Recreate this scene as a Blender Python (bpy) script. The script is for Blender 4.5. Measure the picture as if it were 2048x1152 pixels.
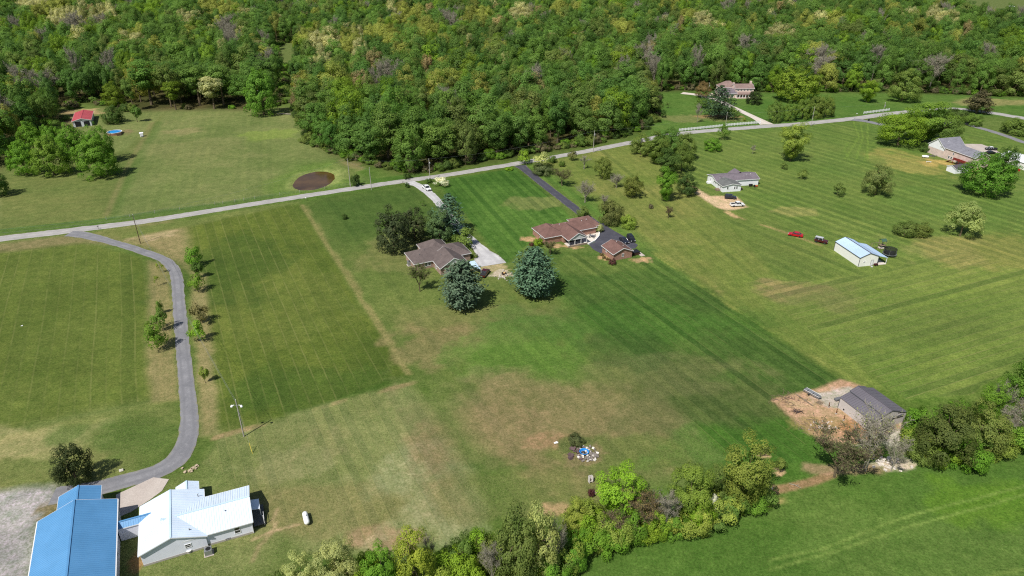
import bpy, math, random
import numpy as np
from mathutils import Vector, Matrix

for _o in list(bpy.data.objects):
    bpy.data.objects.remove(_o, do_unlink=True)
S = bpy.context.scene
COL = S.collection
RAD = math.radians

# ---------------------------------------------------------------- camera
CAM_H, PITCH, FPX = 100.0, RAD(28.0), 1384.0        # drone height, tilt, focal length in photo pixels (2048 wide)
cam = bpy.data.cameras.new('camera')
cam.sensor_width = 36.0
cam.lens = 36.0 * FPX / 2048.0
cam.clip_start, cam.clip_end = 1.0, 6000.0
camo = bpy.data.objects.new('camera', cam)
camo.location = (0, 0, CAM_H)
camo.rotation_euler = (RAD(90) - PITCH, 0, 0)
COL.objects.link(camo)
S.camera = camo

# ---------------------------------------------------------------- sky and sun
SUN_EL, SHADOW_AZ = RAD(54.0), RAD(36.0)            # shadows fall away from the camera and to the right
world = bpy.data.worlds.new('World')
S.world = world
world.use_nodes = True
wn = world.node_tree
sky = wn.nodes.new('ShaderNodeTexSky')
sky.sky_type = 'NISHITA'
sky.sun_disc = False
sky.sun_elevation = SUN_EL
sky.sun_rotation = SHADOW_AZ + math.pi
sky.air_density, sky.dust_density, sky.ozone_density = 1.0, 1.2, 1.0
bg = wn.nodes['Background']
wn.links.new(sky.outputs[0], bg.inputs[0])
bg.inputs[1].default_value = 0.072
sun = bpy.data.lights.new('sun', 'SUN')
sun.energy, sun.angle, sun.color = 4.4, RAD(0.53), (1.0, 0.965, 0.915)
suno = bpy.data.objects.new('sun', sun)
_d = Vector((math.sin(SHADOW_AZ) * math.cos(SUN_EL), math.cos(SHADOW_AZ) * math.cos(SUN_EL), -math.sin(SUN_EL)))
suno.rotation_euler = _d.to_track_quat('-Z', 'Y').to_euler()
suno.location = (-300, -400, 700)
COL.objects.link(suno)
S.view_settings.view_transform = 'Standard'
S.view_settings.look = 'None'
S.view_settings.exposure = 0.28
S.view_settings.gamma = 1.0
S.render.engine = 'CYCLES'
cy = S.cycles
cy.max_bounces, cy.diffuse_bounces, cy.glossy_bounces, cy.transmission_bounces, cy.transparent_max_bounces = 5, 3, 2, 3, 6
cy.caustics_reflective = cy.caustics_refractive = False
cy.use_denoising = False
cy.filter_width = 1.15

# ---------------------------------------------------------------- helpers: places
def at(px, py, z=0.0):
    """ground point (at height z) seen at a pixel of the 2048 x 1152 photograph"""
    x, y = (px - 1024) / FPX, (576 - py) / FPX
    c, s = math.cos(PITCH), math.sin(PITCH)
    t = (z - CAM_H) / (-s + y * c)
    return Vector((x * t, (c + y * s) * t, z))
def depth(p):
    return p[1] * math.cos(PITCH) - (p[2] - CAM_H) * math.sin(PITCH)
def height_at(p, ty):
    lo, hi = 0.0, 60.0
    for _ in range(30):
        m = (lo + hi) / 2
        u = p[1] * math.sin(PITCH) + (m - CAM_H) * math.cos(PITCH)
        d = p[1] * math.cos(PITCH) - (m - CAM_H) * math.sin(PITCH)
        if 576 - FPX * u / d > ty: lo = m
        else: hi = m
    return m
def lin(c):
    c = c / 255.0
    return c / 12.92 if c <= 0.04045 else ((c + 0.055) / 1.055) ** 2.4
def C(r, g, b):
    return (lin(r), lin(g), lin(b))

# ---------------------------------------------------------------- helpers: materials
def newmat(name):
    m = bpy.data.materials.new(name); m.use_nodes = True
    nt = m.node_tree
    return m, nt, nt.nodes['Principled BSDF']
def N(nt, t, **kw):
    n = nt.nodes.new(t)
    for k, v in kw.items():
        setattr(n, k, v)
    return n
def mixcol(nt, fac, a, b, blend='MIX'):
    n = nt.nodes.new('ShaderNodeMix'); n.data_type = 'RGBA'; n.blend_type = blend
    for i, v in ((0, fac), (6, a), (7, b)):
        if isinstance(v, bpy.types.NodeSocket): nt.links.new(v, n.inputs[i])
        elif i == 0: n.inputs[0].default_value = v
        else: n.inputs[i].default_value = (*v[:3], 1)
    return n.outputs[2]
def ramp(nt, src, a, b, lo=0.0, hi=1.0):
    n = nt.nodes.new('ShaderNodeMapRange'); n.clamp = True
    nt.links.new(src, n.inputs[0])
    n.inputs[1].default_value, n.inputs[2].default_value, n.inputs[3].default_value, n.inputs[4].default_value = a, b, lo, hi
    return n.outputs[0]
def math_(nt, op, a, b=0.0):
    n = nt.nodes.new('ShaderNodeMath'); n.operation = op
    for i, v in ((0, a), (1, b)):
        if isinstance(v, bpy.types.NodeSocket): nt.links.new(v, n.inputs[i])
        else: n.inputs[i].default_value = v
    return n.outputs[0]
def noise(nt, scale, detail=4.0, rough=0.6, vec=None, stretch=None):
    n = nt.nodes.new('ShaderNodeTexNoise')
    n.inputs['Scale'].default_value, n.inputs['Detail'].default_value, n.inputs['Roughness'].default_value = scale, detail, rough
    if vec is None:
        g = nt.nodes.new('ShaderNodeNewGeometry'); vec = g.outputs['Position']
    if stretch:
        mp = nt.nodes.new('ShaderNodeMapping'); mp.inputs['Scale'].default_value = stretch
        nt.links.new(vec, mp.inputs[0]); vec = mp.outputs[0]
    nt.links.new(vec, n.inputs['Vector'])
    return n.outputs[0]
MATS = {}
def pm(name, col, rough=0.7, var=0.2, scale=1.2, fine=0.12, metal=0.0, spec=0.3, dirt=None, bump=0.0, emit=None):
    """procedural paint / stone / wood: two octaves of noise over a base colour, optional dirt tint"""
    if name in MATS: return MATS[name]
    m, nt, b = newmat(name)
    n1 = noise(nt, scale, 5, 0.65); n2 = noise(nt, scale * 14, 3, 0.6)
    c = mixcol(nt, ramp(nt, n1, 0.3, 0.7), [x * (1 - var) for x in col], [min(1, x * (1 + var)) for x in col])
    c = mixcol(nt, ramp(nt, n2, 0.3, 0.7), c, [1 - fine] * 3, 'MULTIPLY') if fine else c
    if dirt:
        n3 = noise(nt, scale * 0.6, 6, 0.7)
        c = mixcol(nt, ramp(nt, n3, 0.5, 0.8, 0, 0.6), c, dirt)
    nt.links.new(c, b.inputs['Base Color'])
    b.inputs['Roughness'].default_value = rough
    b.inputs['Metallic'].default_value = metal
    b.inputs['Specular IOR Level'].default_value = spec
    if bump:
        bm = nt.nodes.new('ShaderNodeBump'); bm.inputs['Strength'].default_value = bump; bm.inputs['Distance'].default_value = 0.05
        nt.links.new(n2, bm.inputs['Height']); nt.links.new(bm.outputs[0], b.inputs['Normal'])
    MATS[name] = m
    return m

# ---------------------------------------------------------------- helpers: meshes
def raw_mesh(name, V, quads, mats, smooth=False, fa=None):
    """mesh from numpy vertices and an (n,4) face array"""
    me = bpy.data.meshes.new(name)
    V = np.asarray(V, np.float32); Q = np.asarray(quads, np.int32)
    k = Q.shape[1]
    me.vertices.add(len(V)); me.vertices.foreach_set('co', V.ravel())
    me.loops.add(Q.size); me.loops.foreach_set('vertex_index', Q.ravel())
    me.polygons.add(len(Q)); me.polygons.foreach_set('loop_start', np.arange(0, Q.size, k, dtype=np.int32))
    me.polygons.foreach_set('loop_total', np.full(len(Q), k, np.int32))
    for m in mats: me.materials.append(m)
    if fa is not None: me.polygons.foreach_set('material_index', np.asarray(fa, np.int32))
    if smooth: me.polygons.foreach_set('use_smooth', np.ones(len(Q), bool))
    me.update(calc_edges=True)
    return me
class MB:
    """collects faces, then becomes ONE mesh object"""
    def __init__(s, off=(0, 0, 0)):
        s.v, s.f, s.off = [], [], Vector(off)
    def add(s, vs, fs):
        o = len(s.v)
        s.v += [tuple(Vector(p) - s.off) for p in vs]
        s.f += [tuple(o + i for i in f) for f in fs]
        return s
    def box(s, c, size, yaw=0.0, tilt=None):
        x, y, z = [k / 2 for k in size]
        M = Matrix.Rotation(yaw, 3, 'Z')
        if tilt is not None: M = M @ tilt
        c = Vector(c)
        vs = [c + M @ Vector((a * x, b * y, d * z)) for d in (-1, 1) for a, b in ((-1, -1), (1, -1), (1, 1), (-1, 1))]
        return s.add(vs, [(3, 2, 1, 0), (4, 5, 6, 7), (0, 1, 5, 4), (1, 2, 6, 5), (2, 3, 7, 6), (3, 0, 4, 7)])
    def prism(s, poly, z0, z1):
        n = len(poly)
        vs = [(p[0], p[1], z0) for p in poly] + [(p[0], p[1], z1) for p in poly]
        a = sum(poly[i][0] * poly[(i + 1) % n][1] - poly[(i + 1) % n][0] * poly[i][1] for i in range(n))
        fs = [tuple(range(n - 1, -1, -1)), tuple(range(n, 2 * n))] + [(i, (i + 1) % n, n + (i + 1) % n, n + i) for i in range(n)]
        if a < 0: fs = [tuple(reversed(f)) for f in fs]
        return s.add(vs, fs)
    def slab(s, quad, t):
        """thick sheet: polygon given counter-clockwise from above, thickness t downwards along its normal"""
        q = [Vector(p) for p in quad]
        n = (q[1] - q[0]).cross(q[2] - q[0]).normalized()
        k = len(q)
        vs = q + [p - n * t for p in q]
        return s.add(vs, [tuple(range(k)), tuple(range(2 * k - 1, k - 1, -1))] + [((i + 1) % k, i, k + i, k + (i + 1) % k) for i in range(k)])
    def tube(s, pts, radii, n=6, caps=True):
        pts = [Vector(p) for p in pts]
        rings = []
        vs = []
        for i, p in enumerate(pts):
            d = (pts[min(i + 1, len(pts) - 1)] - pts[max(i - 1, 0)]).normalized()
            a = d.orthogonal().normalized() if abs(d.z) < .95 else Vector((1, 0, 0)).cross(d).normalized()
            b = d.cross(a)
            r = radii[i] if hasattr(radii, '__len__') else radii
            vs += [p + (a * math.cos(2 * math.pi * k / n) + b * math.sin(2 * math.pi * k / n)) * r for k in range(n)]
        fs = [(i * n + k, i * n + (k + 1) % n, (i + 1) * n + (k + 1) % n, (i + 1) * n + k) for i in range(len(pts) - 1) for k in range(n)]
        if caps:
            fs += [tuple(range(n - 1, -1, -1)), tuple(range((len(pts) - 1) * n, len(pts) * n))]
        return s.add(vs, fs)
    def lathe(s, c, prof, n=16, axis='z', yaw=0.0, caps=True):
        """profile of (radius, height) turned about a vertical axis (or a horizontal one along yaw)"""
        c = Vector(c); vs = []
        for r, h in prof:
            for k in range(n):
                a = 2 * math.pi * k / n
                if axis == 'z': vs.append(c + Vector((r * math.cos(a), r * math.sin(a), h)))
                else:
                    vs.append(c + Matrix.Rotation(yaw, 3, 'Z') @ Vector((h, r * math.cos(a), r * math.sin(a))))
        m = len(prof)
        fs = [(i * n + k, i * n + (k + 1) % n, (i + 1) * n + (k + 1) % n, (i + 1) * n + k) for i in range(m - 1) for k in range(n)]
        if axis != 'z': fs = [tuple(reversed(f)) for f in fs]
        e = [tuple(range(n - 1, -1, -1)), tuple(range((m - 1) * n, m * n))]
        if not caps: return s.add(vs, fs)
        return s.add(vs, fs + (e if axis == 'z' else [tuple(reversed(f)) for f in e]))
    def build(s, name, mat, parent=None, smooth=False, label=None):
        me = bpy.data.meshes.new(name)
        me.from_pydata(s.v, [], s.f); me.materials.append(mat)
        if smooth: me.polygons.foreach_set('use_smooth', np.ones(len(me.polygons), bool))
        me.update()
        return link(name, me, parent, label)
def link(name, me, parent=None, label=None):
    o = bpy.data.objects.new(name, me); COL.objects.link(o)
    if parent is not None: o.parent = parent
    if label: o['label'] = label
    return o
def thing(name, label, cat, loc=(0, 0, 0), rz=0.0, group=None):
    o = bpy.data.objects.new(name, None); COL.objects.link(o)
    o.empty_display_size = 0.5
    o.location = loc; o.rotation_euler = (0, 0, rz)
    o['label'], o['category'] = label, cat
    if group: o['group'] = group
    return o
def tag(o, label, cat, group=None):
    o['label'], o['category'] = label, cat
    if group: o['group'] = group
    return o
def kind(o, k, label=None):
    o['kind'] = k
    if label: o['label'] = label
    return o

# ---------------------------------------------------------------- value noise in numpy (for the ground's own colours)
def vnoise(X, Y, scale, seed, octv=3):
    out = np.zeros_like(X); amp, tot = 1.0, 0.0
    r = np.random.RandomState(seed)
    for _ in range(octv):
        g = r.rand(128, 128).astype(np.float32)
        x, y = X / scale + 1000, Y / scale + 1000
        xi, yi = np.floor(x).astype(int), np.floor(y).astype(int)
        fx, fy = x - xi, y - yi
        fx, fy = fx * fx * (3 - 2 * fx), fy * fy * (3 - 2 * fy)
        a, b = g[xi % 128, yi % 128], g[(xi + 1) % 128, yi % 128]
        c, d = g[xi % 128, (yi + 1) % 128], g[(xi + 1) % 128, (yi + 1) % 128]
        out += amp * ((a * (1 - fx) + b * fx) * (1 - fy) + (c * (1 - fx) + d * fx) * fy)
        tot += amp; amp *= 0.5; scale /= 2.1
    return out / tot
def sdist(X, Y, poly):
    """signed distance to a polygon (positive inside)"""
    d = np.full(X.shape, 1e9); inside = np.zeros(X.shape, bool)
    n = len(poly)
    for i in range(n):
        (x0, y0), (x1, y1) = poly[i], poly[(i + 1) % n]
        dx, dy = x1 - x0, y1 - y0
        t = np.clip(((X - x0) * dx + (Y - y0) * dy) / (dx * dx + dy * dy + 1e-9), 0, 1)
        d = np.minimum(d, (X - x0 - t * dx) ** 2 + (Y - y0 - t * dy) ** 2)
        cond = ((y0 > Y) != (y1 > Y)) & (X < (x1 - x0) * (Y - y0) / (y1 - y0 + 1e-12) + x0)
        inside ^= cond
    d = np.sqrt(d)
    return np.where(inside, d, -d)
def pdist(X, Y, pts):
    """distance to a polyline"""
    d = np.full(X.shape, 1e9)
    for (x0, y0), (x1, y1) in zip(pts[:-1], pts[1:]):
        dx, dy = x1 - x0, y1 - y0
        t = np.clip(((X - x0) * dx + (Y - y0) * dy) / (dx * dx + dy * dy + 1e-9), 0, 1)
        d = np.minimum(d, (X - x0 - t * dx) ** 2 + (Y - y0 - t * dy) ** 2)
    return np.sqrt(d)
def PX(*pts):
    """photo pixels -> ground points"""
    return [tuple(at(px, py)[:2]) for px, py in pts]
def smooth_line(pts, step=2.0):
    """Catmull-Rom through the points, resampled"""
    P = [np.array(p, float) for p in pts]
    P = [2 * P[0] - P[1]] + P + [2 * P[-1] - P[-2]]
    out = []
    for i in range(1, len(P) - 2):
        n = max(2, int(np.linalg.norm(P[i + 1][:2] - P[i][:2]) / step))
        for k in range(n):
            t = k / n
            out.append(0.5 * ((2 * P[i]) + (-P[i - 1] + P[i + 1]) * t + (2 * P[i - 1] - 5 * P[i] + 4 * P[i + 1] - P[i + 2]) * t * t + (-P[i - 1] + 3 * P[i] - 3 * P[i + 1] + P[i + 2]) * t ** 3))
    out.append(P[-2])
    return out

# ================================================================ THE GROUND
def axis(a):
    out = []
    for lo, hi, st in a:
        out += list(np.arange(lo, hi, st))
    return np.array(out + [a[-1][1]])
gx = axis([(-330, -215, 2.5), (-215, 255, 0.72), (255, 420, 2.5)])
gy = axis([(40, 66, 2.0), (66, 190, 0.6), (190, 320, 0.9), (320, 500, 1.8)])
X, Y = np.meshgrid(gx, gy, indexing='ij')
wx = (vnoise(X, Y, 9, 1, 3) - .5) * 3.0
wy = (vnoise(X, Y, 9, 2, 3) - .5) * 3.0
XW, YW = X + wx, Y + wy
n_big, n_mid, n_sml = vnoise(X, Y, 38, 3, 4), vnoise(X, Y, 12, 4, 4), vnoise(X, Y, 2.6, 5, 3)
def stretch01(n, a=.3, b=.7): return np.clip((n - a) / (b - a), 0, 1)
def two(a, b, n): return np.array(a)[None, None] * (1 - n[..., None]) + np.array(b)[None, None] * n[..., None]
GCOL = two(C(84, 100, 46), C(104, 116, 62), stretch01(n_big * .6 + n_mid * .4))
GROW, GLIN, GBAND, GDRY = (np.zeros_like(X) for _ in range(4))
def sm(d, w): return np.clip(d / w * .5 + .5, 0, 1)
def zone(poly, a=None, b=None, soft=1.0, k=1.0, n=None, row=None, line=0.0, band=0.0, dry=None, warp=1.0, mod=None):
    """one field: a polygon of the ground with its own two grass colours, mowing rows and dryness"""
    global GCOL
    P = PX(*poly)
    d = sdist(X + wx * warp * .45, Y + wy * warp * .45, P)
    m = sm(d + (n_sml - .5) * 1.4 * min(1, soft), soft) * k
    if mod is not None: m = m * mod
    if a is not None:
        nn = stretch01(n_big * .5 + n_mid * .5) if n is None else n
        GCOL = GCOL * (1 - m[..., None]) + two(a, b, nn) * m[..., None]
    hard = d > 0
    if row is not None:
        p0, p1 = at(*row[0]), at(*row[1])
        t = (p1 - p0).normalized()
        r = (-(X - p0.x) * t.y + (Y - p0.y) * t.x)
        r = r + (vnoise(X, Y, 45, 11, 2) - .5) * row[3] if len(row) > 3 else r
        GROW[hard] = (r / row[2])[hard]
        GLIN[hard], GBAND[hard] = line, band
    if dry is not None:
        GDRY[hard] = (GDRY * (1 - m) + dry * m)[hard]
    return m
def stain(px, py, rx, ry, col, k=0.8, seed=7, soft=.5):
    """an irregular patch of other grass or bare soil, radii in metres"""
    global GCOL
    c = at(px, py)
    q = np.sqrt(((X - c.x) / rx) ** 2 + ((Y - c.y) / ry) ** 2) + (vnoise(X, Y, max(rx, ry) * .55, seed, 4) - .5) * 1.6
    m = np.clip((1 - q) / (soft * .8) + .5 + (n_sml - .5) * 1.3, 0, 1) * k
    GCOL = GCOL * (1 - m[..., None]) + np.array(col) * m[..., None]
    if col[0] > col[1] * .9 and max(rx, ry) > 3: np.maximum(GDRY, m * .75, out=GDRY)
    return m
def streak(pts, w, col, k=0.8, seed=8, soft=.6, patch=0.0):
    global GCOL
    d = pdist(X + wx * .25, Y + wy * .25, PX(*pts))
    m = np.clip((w - d) / soft + .5, 0, 1) * k
    if patch: m = m * stretch01(vnoise(X, Y, 7, seed, 3), .5 - .35 * (1 - patch), .62)
    GCOL = GCOL * (1 - m[..., None]) + np.array(col) * m[..., None]

G_DARK, G_MID, G_LITE = C(58, 78, 30), C(76, 96, 40), C(98, 110, 54)
G_LUSH, G_LUSH2 = C(58, 92, 36), C(76, 112, 44)
G_DRY, G_TAN, G_BROWN, G_RED = C(118, 116, 76), C(140, 130, 92), C(116, 110, 76), C(126, 110, 80)
G_PALE = C(134, 138, 102)

# far lawns and pasture north of the road
zone([(-300, 700), (-300, 300), (60, 240), (200, 215), (600, 215), (700, 330), (760, 372), (400, 424), (0, 470)], C(98, 110, 60), C(122, 126, 78), row=((235, 430), (330, 240), 2.2), line=.12, band=.25, dry=.35)
zone([(0, 470), (0, 300), (140, 330), (250, 300), (330, 225), (285, 300), (228, 436)], C(92, 104, 54), C(112, 116, 66), row=((0, 440), (220, 415), 2.4), line=.1, band=.25, dry=.3)
streak([(228, 434), (262, 345), (318, 245)], 2.2, C(80, 104, 48), .55, soft=2.5)
streak([(214, 430), (250, 345), (305, 245)], 1.2, C(126, 120, 80), .5, soft=1.5)
streak([(0, 464), (190, 444), (430, 412), (680, 372), (840, 350)], 3.2, C(68, 100, 40), .75)
zone([(560, 400), (600, 330), (700, 320), (760, 366), (640, 388)], C(76, 104, 44), C(92, 114, 52), soft=10)
stain(547, 270, 16, 11, C(128, 142, 66), .6, 21); stain(400, 300, 28, 18, C(124, 124, 80), .5, 22); stain(370, 262, 9, 7, C(140, 132, 92), .5, 23)
stain(690, 340, 9, 12, C(132, 122, 84), .75, 24)
for q, c, k in ((20, C(96, 118, 52), .7), (12.5, C(146, 150, 92), .75)):
    c0 = at(628, 359); qd = np.sqrt(((X - c0.x) / q) ** 2 + ((Y - c0.y) / (q * 1.25)) ** 2) + (n_mid - .5) * .6
    mm = np.clip((1.05 - qd) / .3, 0, 1) * k
    GCOL = GCOL * (1 - mm[..., None]) + np.array(c) * mm[..., None]
# far house lawn
zone([(1300, 270), (1300, 180), (2200, 180), (2200, 235), (1765, 232), (1380, 266)], C(80, 108, 48), C(98, 118, 58), soft=3, row=((1530, 225), (1420, 200), 2.0), line=.05, band=.2)
stain(1380, 236, 22, 9, C(118, 118, 72), .7, 25); stain(1440, 233, 14, 4, C(150, 120, 84), .7, 26); stain(1990, 205, 30, 10, C(142, 134, 88), .7, 27)
# the lawns and fields south of the road, west to east
zone([(-120, 520), (0, 497), (165, 484), (286, 516), (297, 580), (293, 690), (300, 800), (150, 830), (0, 866), (-200, 930)], C(78, 92, 36), C(98, 108, 50), row=((150, 520), (118, 820), 3.3, 1.2), line=.34, band=.4, dry=.2)
zone([(-120, 500), (0, 486), (140, 470), (235, 490), (165, 486), (0, 505), (-120, 530)], C(112, 110, 72), C(124, 118, 80), soft=2, row=((0, 505), (165, 486), 3), line=0, band=.1, dry=.4)
zone([(-200, 930), (0, 866), (150, 830), (300, 800), (352, 800), (360, 870), (330, 930), (240, 962), (100, 985), (-200, 1010)], C(82, 98, 44), C(128, 128, 78), soft=3, row=((0, 960), (330, 880), 4), line=.1, band=.3, dry=.4)
stain(60, 880, 14, 6, C(150, 146, 100), .7, 28); stain(250, 870, 14, 6, C(76, 98, 42), .7, 29)
zone([(372, 452), (600, 404), (700, 575), (815, 748), (640, 812), (442, 872), (428, 740), (400, 600)], C(76, 92, 34), C(102, 110, 48), row=((600, 410), (812, 748), 3.0), line=.38, band=.45, dry=.2)
stain(560, 600, 22, 20, C(104, 110, 54), .5, 30); stain(620, 780, 16, 10, C(62, 86, 32), .6, 31); stain(450, 540, 18, 22, C(60, 82, 32), .6, 32)
# tan strips mown beside the drive
zone([(296, 520), (338, 528), (346, 600), (352, 700), (358, 800), (300, 806), (294, 690), (298, 580)], C(116, 114, 70), C(136, 128, 86), soft=1.2, row=((318, 530), (330, 800), 1.3), line=.25, band=.35, dry=.7)
zone([(380, 540), (412, 548), (420, 640), (428, 740), (440, 872), (402, 872), (392, 760), (386, 640)], C(118, 116, 72), C(140, 132, 90), soft=1.0, row=((390, 540), (420, 860), 1.2), line=.25, band=.35, dry=.7)
zone([(190, 466), (340, 440), (372, 452), (380, 540), (345, 520), (300, 500)], C(122, 116, 76), C(138, 128, 88), soft=3, dry=.5)
stain(300, 470, 8, 5, C(168, 152, 116), .8, 33)
zone([(190, 464), (372, 440), (600, 400), (600, 406), (372, 455), (240, 480)], C(96, 108, 54), C(112, 116, 64), soft=1.5, dry=.3)
# lower field, pale and dry with broad rows
zone([(442, 872), (640, 812), (828, 762), (920, 900), (1002, 1030), (900, 1080), (760, 1110), (600, 1110), (540, 1000), (400, 930)], C(106, 114, 66), C(128, 132, 86), soft=1.2, row=((828, 765), (1002, 1035), 1.9, .8), line=.45, band=.6, dry=.6)
zone([(400, 930), (442, 872), (560, 860), (640, 1000), (560, 1160), (200, 1250), (200, 1130), (300, 960)], C(98, 110, 58), C(122, 122, 78), soft=6, dry=.6)
streak([(430, 876), (640, 815), (832, 764)], .8, C(152, 134, 98), .8, patch=.5)
stain(760, 1080, 8, 3, C(158, 130, 104), .7, 34); stain(600, 930, 10, 5, C(140, 138, 100), .4, 35); stain(680, 1020, 22, 6, C(118, 114, 72), .6, 36); stain(880, 960, 10, 16, C(146, 148, 112), .6, 37)
streak([(505, 1080), (545, 1062), (595, 1048)], .35, C(170, 150, 116), .8, soft=.3); streak([(545, 1062), (548, 1035), (552, 1020)], .35, C(160, 142, 108), .7, soft=.3); streak([(545, 1064), (520, 1090), (505, 1120)], .35, C(150, 134, 100), .6, soft=.3)
# house 1 lot: green by the road, brown and dry lower down
zone([(604, 404), (850, 366), (1010, 535), (1110, 590), (1240, 700), (1430, 905), (1330, 950), (1010, 1040), (825, 755), (700, 560)], C(80, 100, 44), C(102, 112, 58), soft=1.5, row=((604, 410), (820, 750), 2.4), line=.1, band=.3, dry=.25)
zone([(608, 404), (850, 368), (890, 430), (860, 470), (760, 480), (680, 490)], C(68, 90, 40), C(86, 104, 50), soft=8, dry=.15)
stain(790, 510, 14, 16, C(118, 114, 72), .5, 38); stain(950, 640, 24, 11, C(124, 114, 76), .55, 39); stain(885, 690, 13, 11, C(130, 118, 82), .55, 40)
stain(1060, 690, 18, 15, C(82, 112, 44), .75, 41); stain(1010, 720, 16, 9, C(86, 114, 46), .7, 42)
stain(1010, 850, 26, 17, G_BROWN, .65, 43, .9); stain(1000, 880, 16, 11, G_RED, .55, 44, 1.0); stain(1150, 830, 30, 16, C(126, 116, 80), .55, 45); stain(1270, 880, 28, 12, C(118, 112, 74), .55, 46)
stain(1010, 980, 18, 7, C(112, 112, 66), .6, 47); stain(850, 620, 20, 8, C(104, 114, 60), .5, 48); stain(1240, 905, 12, 6, C(88, 104, 46), .6, 49)
stain(1095, 880, 5, 2.4, C(150, 122, 92), .6, 50); stain(1115, 1018, 3, 1.4, C(176, 148, 112), .7, 51)
zone([(832, 775), (860, 770), (960, 900), (1020, 1000), (1000, 1035), (905, 880)], C(72, 100, 36), C(90, 112, 46), soft=5, k=.8)
streak([(604, 410), (700, 562), (816, 748)], .75, C(134, 128, 82), .8)
streak([(612, 410), (708, 562), (824, 748)], .5, C(140, 132, 86), .6, patch=.6)
# lawn between the two drives: lush, striped
zone([(872, 362), (1030, 336), (1085, 380), (1150, 440), (1062, 460), (1060, 486), (1012, 530), (985, 500), (930, 430)], C(66, 96, 40), C(86, 114, 52), soft=.8, row=((880, 365), (1010, 522), 2.3), line=.1, band=.9)
stain(1070, 405, 10, 7, C(128, 126, 78), .5, 52)
# strip with the young trees, east of the asphalt
zone([(1050, 334), (1300, 278), (1420, 400), (1560, 560), (1810, 790), (1700, 770), (1300, 500), (1240, 490)], C(100, 114, 52), C(124, 126, 68), soft=1.5, row=((1180, 320), (1450, 560), 2.3, 2), line=.25, band=.6, dry=.25)
zone([(1048, 334), (1080, 330), (1200, 410), (1310, 500), (1280, 500), (1160, 420)], C(74, 106, 42), C(88, 116, 50), soft=4)
# house 2 back yard: deep green with dark rows
zone([(1085, 500), (1150, 508), (1300, 498), (1420, 580), (1560, 680), (1705, 770), (1545, 800), (1600, 860), (1640, 935), (1440, 905), (1240, 700), (1112, 590)], C(64, 88, 40), C(84, 106, 50), soft=1.5, row=((1100, 520), (1530, 860), 2.1, 1), line=.3, band=.85, dry=.05)
stain(1290, 640, 34, 12, C(70, 102, 42), .7, 53); stain(1330, 740, 20, 10, C(98, 100, 60), .6, 54); stain(1370, 800, 22, 10, C(86, 92, 54), .6, 55)
stain(1560, 900, 22, 9, C(70, 106, 38), .7, 56); stain(1180, 530, 20, 6, C(104, 116, 60), .55, 57); stain(1250, 700, 10, 9, C(62, 84, 40), .6, 58)
streak([(1300, 500), (1470, 618), (1640, 720), (1760, 790)], .9, C(140, 142, 76), .75, patch=.7)
# the wide lawn on the right
zone([(1295, 280), (1500, 255), (1765, 240), (1930, 250), (2200, 330), (2400, 600), (2200, 690), (2000, 700), (1930, 790), (1810, 800), (1560, 560), (1420, 400)], C(88, 112, 48), C(108, 122, 60), soft=1.5, row=((1450, 470), (1760, 600), 2.6, 1), line=.3, band=.8, dry=.3)
zone([(1480, 560), (1620, 560), (1760, 545), (1900, 500), (2200, 560), (2400, 640), (2060, 720), (1940, 790), (1815, 800), (1660, 690)], C(96, 118, 48), C(116, 128, 62), soft=12, row=((1640, 705), (2048, 590), 2.3, .6), line=.6, band=.9, dry=.4)
zone([(1400, 400), (1480, 415), (1600, 480), (1680, 520), (1720, 560), (1600, 560), (1470, 480)], C(86, 106, 46), C(102, 114, 56), soft=10)
stain(1600, 590, 16, 9, C(128, 116, 80), .65, 59); stain(1830, 325, 24, 18, C(156, 146, 80), .6, 60); stain(1870, 325, 8, 5, C(182, 158, 92), .7, 61); stain(1900, 300, 26, 14, C(92, 120, 48), .5, 62)
stain(1985, 500, 22, 14, C(140, 132, 74), .5, 63); stain(1700, 330, 20, 16, C(96, 116, 56), .5, 64); stain(1590, 425, 8, 5, C(150, 142, 88), .5, 65); stain(1890, 500, 14, 12, C(136, 132, 80), .5, 66)
stain(1960, 410, 40, 20, C(88, 116, 50), .45, 67); stain(1800, 640, 36, 14, C(90, 108, 48), .5, 68)
for a in (-14, 0, 15):
    streak([(1722 + a, 244), (1726 + a * .6, 275), (1712 + a * 1.6, 318)], .3, C(118, 140, 60), .8, soft=.4)
streak([(1696, 285), (1688, 300), (1700, 322), (1740, 335)], .3, C(108, 132, 56), .7, soft=.4); streak([(1760, 272), (1735, 300), (1728, 325)], .3, C(108, 132, 56), .7, soft=.4)
# dirt drive of the white double-wide, and its track to the metal barn
zone([(1386, 372), (1396, 378), (1420, 392), (1452, 392), (1474, 394), (1494, 414), (1476, 419), (1452, 421), (1432, 414), (1398, 392), (1384, 382)], C(188, 160, 126), C(206, 182, 150), soft=.6, warp=.3, dry=0, row=((0, 0), (10, 0), 5), line=0, band=0)
streak([(1450, 420), (1470, 432), (1560, 462), (1640, 490)], .7, C(164, 142, 100), .6, patch=.6)
streak([(1456, 424), (1472, 434)], 1.2, C(190, 164, 122), .8)
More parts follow.
